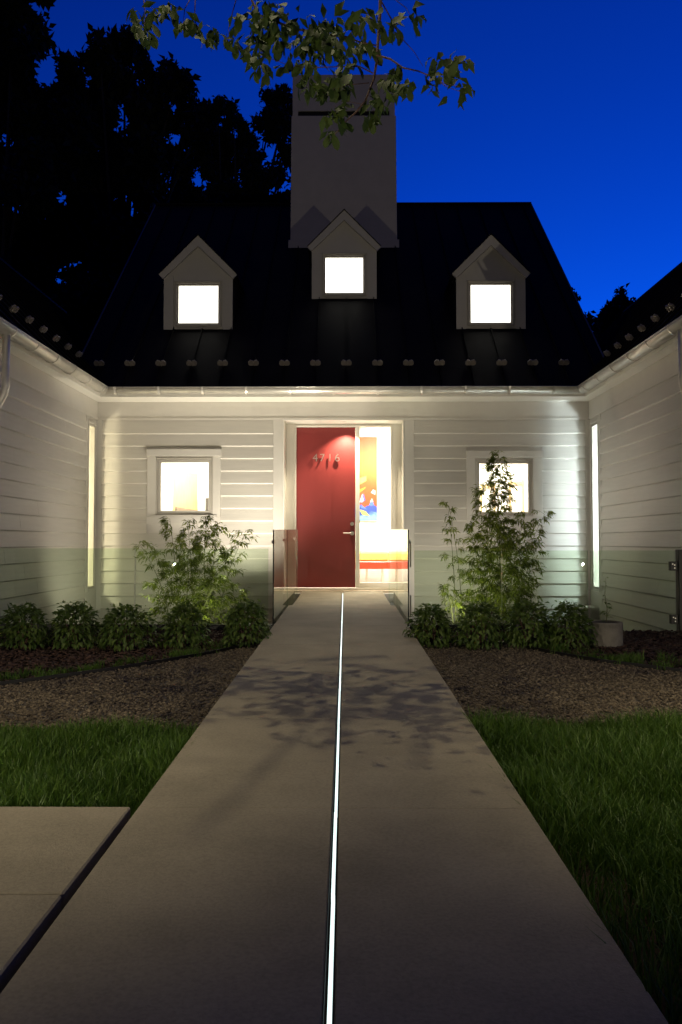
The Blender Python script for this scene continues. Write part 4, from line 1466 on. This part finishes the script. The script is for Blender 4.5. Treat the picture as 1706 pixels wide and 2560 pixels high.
twig([(955, -120), (953, 0), (948, 70), (944, 130), (937, 175), (915, 232), (890, 262), (862, 288), (838, 318), (822, 335)], 4.6, 4.3, .011, .0012)
twig([(944, 113), (980, 124), (1010, 146), (1050, 155), (1085, 170), (1112, 186), (1155, 197)], 4.45, 4.3, .0065, .0012)
twig([(1085, 170), (1120, 195), (1165, 212)], 4.4, 4.3, .003, .001)
twig([(955, -30), (985, 25), (1000, 60), (1040, 105), (1062, 142)], 4.6, 4.5, .004, .0012)
twig([(942, 87), (905, 80), (880, 70), (840, 62), (790, 50), (740, 45), (690, 25), (640, 5), (600, -90)], 4.5, 4.9, .0045, .008)
twig([(935, 160), (900, 142), (830, 143), (770, 145), (720, 138), (650, 112)], 4.45, 4.4, .004, .0012)
twig([(925, 185), (870, 190), (835, 200), (818, 218)], 4.35, 4.3, .0025, .001)
twig([(905, 240), (880, 235), (850, 225)], 4.35, 4.3, .0015, .001)
twig([(345, -50), (352, 10), (345, 60)], 5.1, 5.0, .004, .001)
twig([(480, -60), (452, -10), (448, 50)], 5.0, 4.9, .004, .001)
twig([(480, -60), (478, 20), (500, 70), (495, 95)], 5.0, 4.9, .004, .001)
twig([(600, -90), (575, 0), (565, 40), (570, 90)], 4.9, 4.8, .004, .001)
twig([(690, 25), (660, 70), (645, 120), (655, 165)], 4.8, 4.7, .003, .001)
twig([(955, -60), (1020, -10), (1035, 20)], 4.6, 4.5, .003, .001)
twig([(790, 50), (790, 90), (800, 130)], 4.6, 4.5, .002, .001)
tag(tw.build('twigs', M['twig'], ot), kind='stuff')


def broad_leaf_mesh(seed):
    r_ = random.Random(seed)
    ln, wd = 1.0, .42 + .1 * r_.random()
    prof = [(0, .0), (.18, .26), (.45, .80), (.70, 1.0), (.88, .72), (1.0, 0)]
    mb = MB()
    curl = r_.uniform(.0, .35)
    L_, C_, R_ = [], [], []
    for t, w in prof:
        zc = -curl * t * t
        C_.append((0, t * ln, zc))
        L_.append((-w * wd / 2, t * ln, zc + abs(w) * .07))
        R_.append((w * wd / 2, t * ln, zc + abs(w) * .07))
    vs = C_ + L_ + R_
    n = len(prof)
    fs = []
    for i in range(n - 1):
        fs.append((i, i + 1, n + i + 1, n + i) if 0 < i < n - 2 else ((i, i + 1, n + i + 1) if i == 0 else (i, i + 1, n + i)))
        fs.append((i, 2 * n + i, 2 * n + i + 1, i + 1) if 0 < i < n - 2 else ((i, 2 * n + i + 1, i + 1) if i == 0 else (i, 2 * n + i, i + 1)))
    mb.add(vs, fs)
    return mb.mesh('leaf', M['branch_leaf'], smooth=True)


leaf_m = [broad_leaf_mesh(s) for s in range(6)]
clusters = [(345, 15, 34, 10), (345, 62, 16, 6), (385, 10, 20, 6), (418, -8, 18, 4), (445, 25, 24, 6), (480, 40, 20, 5), (500, 82, 16, 6), (528, 60, 10, 3), (568, 85, 16, 5), (600, 28, 30, 7), (640, 45, 40, 15), (665, 10, 35, 11),
            (640, 110, 30, 8), (652, 150, 24, 6), (700, 55, 40, 13), (735, 85, 35, 10), (770, 45, 40, 12), (800, 95, 40, 12), (830, 55, 36, 10), (850, 105, 32, 10), (880, 35, 36, 8), (905, 105, 32, 8), (918, 20, 26, 6),
            (722, 145, 22, 5), (775, 150, 14, 3), (868, 160, 26, 7), (850, 190, 26, 8), (820, 208, 22, 7), (852, 225, 26, 8), (760, 200, 16, 4), (978, 45, 22, 5), (1035, 18, 20, 5), (990, 162, 22, 5), (980, 205, 26, 9),
            (1020, 198, 18, 5), (942, 240, 24, 7), (925, 288, 16, 4), (850, 258, 22, 5), (812, 275, 14, 3), (850, 292, 14, 3), (823, 330, 12, 3), (1110, 145, 30, 9), (1150, 135, 22, 7), (1090, 188, 18, 4), (1076, 212, 10, 2),
            (1135, 188, 18, 5), (1168, 212, 16, 4), (1120, 232, 6, 1)]
rl = random.Random(5)
nl = 0
for (px, py, r, n) in clusters:
    dep = np.interp(px, [330, 620, 950, 1180], [5.05, 4.75, 4.42, 4.32])
    cen = unproj(px, py, dep)
    for i in range(n):
        if nl >= 300: break
        a, q = rl.uniform(0, 6.283), math.sqrt(rl.random())
        p0 = unproj(px + r * q * math.cos(a), py + r * q * math.sin(a) * .9 - 14, dep + rl.gauss(0, .28))
        out = Vector((p0.x - cen.x, (p0.y - cen.y) * .7, 0))
        d = (out.normalized() * rl.uniform(.1, .9) + Vector((rl.gauss(0, .35), rl.gauss(0, .45), -rl.uniform(.25, 1.3)))).normalized()
        nrm = Vector((rl.gauss(0, .6), -1.0 + rl.gauss(0, .5), rl.gauss(.5, .6))).normalized()
        s_ = d.cross(nrm).normalized()
        nrm = s_.cross(d).normalized()
        ln = rl.uniform(.062, .108) * (1.1 if py < 170 else .9)
        mw = Matrix((s_ * ln, d * ln, nrm * ln)).transposed().to_4x4()
        mw.translation = p0
        put('leaf', leaf_m[rl.randrange(6)], ot, mw)
        nl += 1
# smaller and hidden leaves of the bough, joined
n = 480
w8 = np.array([c[3] for c in clusters], float)
ci = rng.choice(len(clusters), n, p=w8 / w8.sum())
Pq = []
for q in ci:
    px, py, r, _ = clusters[q]
    dep = float(np.interp(px, [330, 620, 950, 1180], [5.05, 4.75, 4.42, 4.32])) + rng.normal(0, .30)
    a, rr_ = rng.uniform(0, 6.283), math.sqrt(rng.random()) * 1.15
    Pq.append(unproj(px + r * rr_ * math.cos(a), py + r * rr_ * math.sin(a) * .9 - 12, dep))
P = np.array(Pq)
D = unit(rng.normal(0, .55, (n, 3)) + np.array([0, 0, -.7]))
L = .055 + .05 * rng.random(n)
V, T_, rnd = leaf_cloud(P, D, unit(rng.normal(0, .6, (n, 3)) + np.array([0, -.8, .5])), L, L * .42)
tag(tri_obj('small_leaves', V, T_, M['branch_leaf'], ot, rnd), kind='stuff')
# unseen crown added high over the front yard to screen blue sky light
n = 15000
k = 110
cc = np.stack([rng.uniform(-9, 9, k), rng.uniform(-7.5, 9.3, k), rng.uniform(9.0, 11.2, k)], 1)
P = cc[rng.integers(0, k, n)] + rng.normal(0, .75, (n, 3)) * np.array([1, 1, .5])
P[:, 2] = np.maximum(P[:, 2], .68 * P[:, 1] + 1.6)
# unseen sprays added above the frame as occluders to dapple the walk
P2, tws = [], MB()
r9 = np.random.default_rng(21)
for q in range(15):
    c = np.array([r9.uniform(-1.15, .30), r9.uniform(4.05, 5.35), 0])
    c[2] = max(4.45, .66 * c[1] + 1.05) + r9.uniform(0, .45)
    a = r9.uniform(0, 6.283)
    e = c + np.array([math.cos(a), math.sin(a) * .6, -.12]) * .36
    e[2] = max(e[2], .66 * e[1] + .95)
    tws.tube([(c[0] - .1, c[1] - .3, c[2] + .5), c, e], [.007, .004, .0015], 4)
    for w in range(6):
        f = r9.uniform(-.1, 1)
        P2.append(c + (e - c) * f + r9.normal(0, .055, 3))
for w in range(150):                      # an added unseen leaf layer: soft patches of shade nearer the camera
    P2.append(np.array([r9.uniform(-1.15, .12), r9.uniform(4.32, 5.1), r9.uniform(5.3, 5.9)]))
P2 = np.array(P2)
m2 = len(P2)
tag(tws.build('sprays', M['twig'], ot), kind='stuff')
P = np.concatenate([P, P2])
L = np.concatenate([.34 + .26 * rng.random(n), (.05 + .035 * rng.random(m2))])
n += m2
D = unit(rng.normal(0, 1, (n, 3)) + np.array([0, 0, -.8]))
V, T_, rnd = leaf_cloud(P, D, unit(rng.normal(0, .7, (n, 3)) + np.array([0, 0, 1.0])), L, L * .6)
tag(tri_obj('crown', V, T_, M['branch_leaf'], ot, rnd), kind='stuff')  # added crown, sprays and leaf layer, all placed to shade the walk
lb = MB()
for q in range(0, k, 3):
    a = Vector((-2.2, -1.8, 5.0)).lerp(Vector(cc[q]), .55) + Vector((0, 0, .9))
    lb.tube([(-2.2, -1.8, 5.0), a, cc[q]], [.05, .03, .008], 5)
tag(lb.build('limbs', M['bark'], ot), kind='stuff')  # limbs reaching the added crown


# ================================================================== garden lights
def garden_spot(name, loc, target, power, cone, blend, colr, rad, label, group, m=None, stake=True):
    e_ = empty(name, loc)
    tag(e_, label, 'spotlight', group)
    d = (Vector(target) - Vector(loc)).normalized()
    q = d.to_track_quat('Z', 'Y').to_matrix().to_4x4()
    mw = Matrix.Translation(Vector(loc)) @ q
    me = MB().lathe((0, 0, -.12), [(.020, 0), (.034, .01), (.038, .09), (.042, .115), (.036, .115), (.034, .095)], 16).mesh('housing', M['black'])
    put('housing', me, e_, mw)
    me = MB().lathe((0, 0, -.026), [(.033, 0), (.033, .006)], 16).mesh('lens', m or M['lamp_warm'])
    put('lens', me, e_, mw)
    if stake:
        MB().tube([Vector(loc) - d * .08, (loc[0], loc[1], loc[2] - .10), (loc[0], loc[1], loc[2] - .28)], .008, 6).build('stake', M['black'], e_)
    spot('light_source', Vector(loc) + d * .01, target, power, cone, blend, colr, rad, e_)


WARM = (1.0, 0.91, 0.74)
G1 = 'garden spotlights'
garden_spot('garden_spotlight', (-1.55, 11.25, -.36), (-1.50, 12.05, 2.6), 23.0, 104, .9, WARM, .03, 'small uplight in the court beneath the left bamboo', G1)
garden_spot('garden_spotlight', (-0.98, 11.6, -.36), (-0.9, 12.1, 2.85), 8.0, 80, .9, WARM, .03, 'added uplight close to the wall, brightens the soffit', G1)  # extra lamp, added to brighten the soffit
garden_spot('garden_spotlight', (-2.75, 10.6, -.36), (-3.3, 12.0, 1.6), 2.3, 150, .8, WARM, .035, 'small uplight in the court near the left wing', G1)
garden_spot('garden_spotlight', (-1.70, 10.05, -.36), (-1.9, 10.8, .6), 3.8, 110, .9, WARM, .03, 'small uplight in front of the left bamboo', G1)
garden_spot('garden_spotlight', (1.22, 10.95, -.36), (1.5, 12.3, 2.2), 4.6, 150, .8, WARM, .03, 'small uplight in the court beneath the thin bamboo stalks', G1)
garden_spot('garden_spotlight', (1.30, 10.05, -.36), (1.8, 10.75, .8), 5.0, 110, .9, WARM, .03, 'small uplight in front of the tall right bamboo', G1)
garden_spot('flood_light', (4.65, 0.2, .30), (0.0, 14.3, 4.4), 23.0, 112, .7, (1.0, .88, .68), .02, 'flood light on a stake at the right of the front lawn', 'flood lights in the front yard', M['marker'])
garden_spot('flood_light', (-3.45, 0.2, .30), (0.0, 14.3, 4.4), 23.0, 112, .7, (1.0, .88, .68), .02, 'flood light on a stake at the left of the front yard', 'flood lights in the front yard', M['marker'])
TD = (1.0, .86, .56)
garden_spot('tree_downlight', (-.7, 4.7, 7.9), (-0.4, 5.0, -.15), 40.0, 57, 1.0, TD, .03, 'downlight fixed in the tree above the walkway', 'tree downlights', stake=False)
garden_spot('tree_downlight', (3.4, 1.6, 7.6), (2.7, 3.3, -.2), 110.0, 37, 1.0, TD, .03, 'added fill downlight above the right lawn', 'tree downlights', stake=False)  # added lamp: brightens the lawn, warm fill for the walkway shade
garden_spot('tree_downlight', (-3.0, 1.4, 7.6), (-2.4, 3.0, -.2), 70.0, 37, 1.0, TD, .03, 'added fill downlight above the side slab', 'tree downlights', stake=False)  # added lamp: brightens the slab and fills the walkway shade
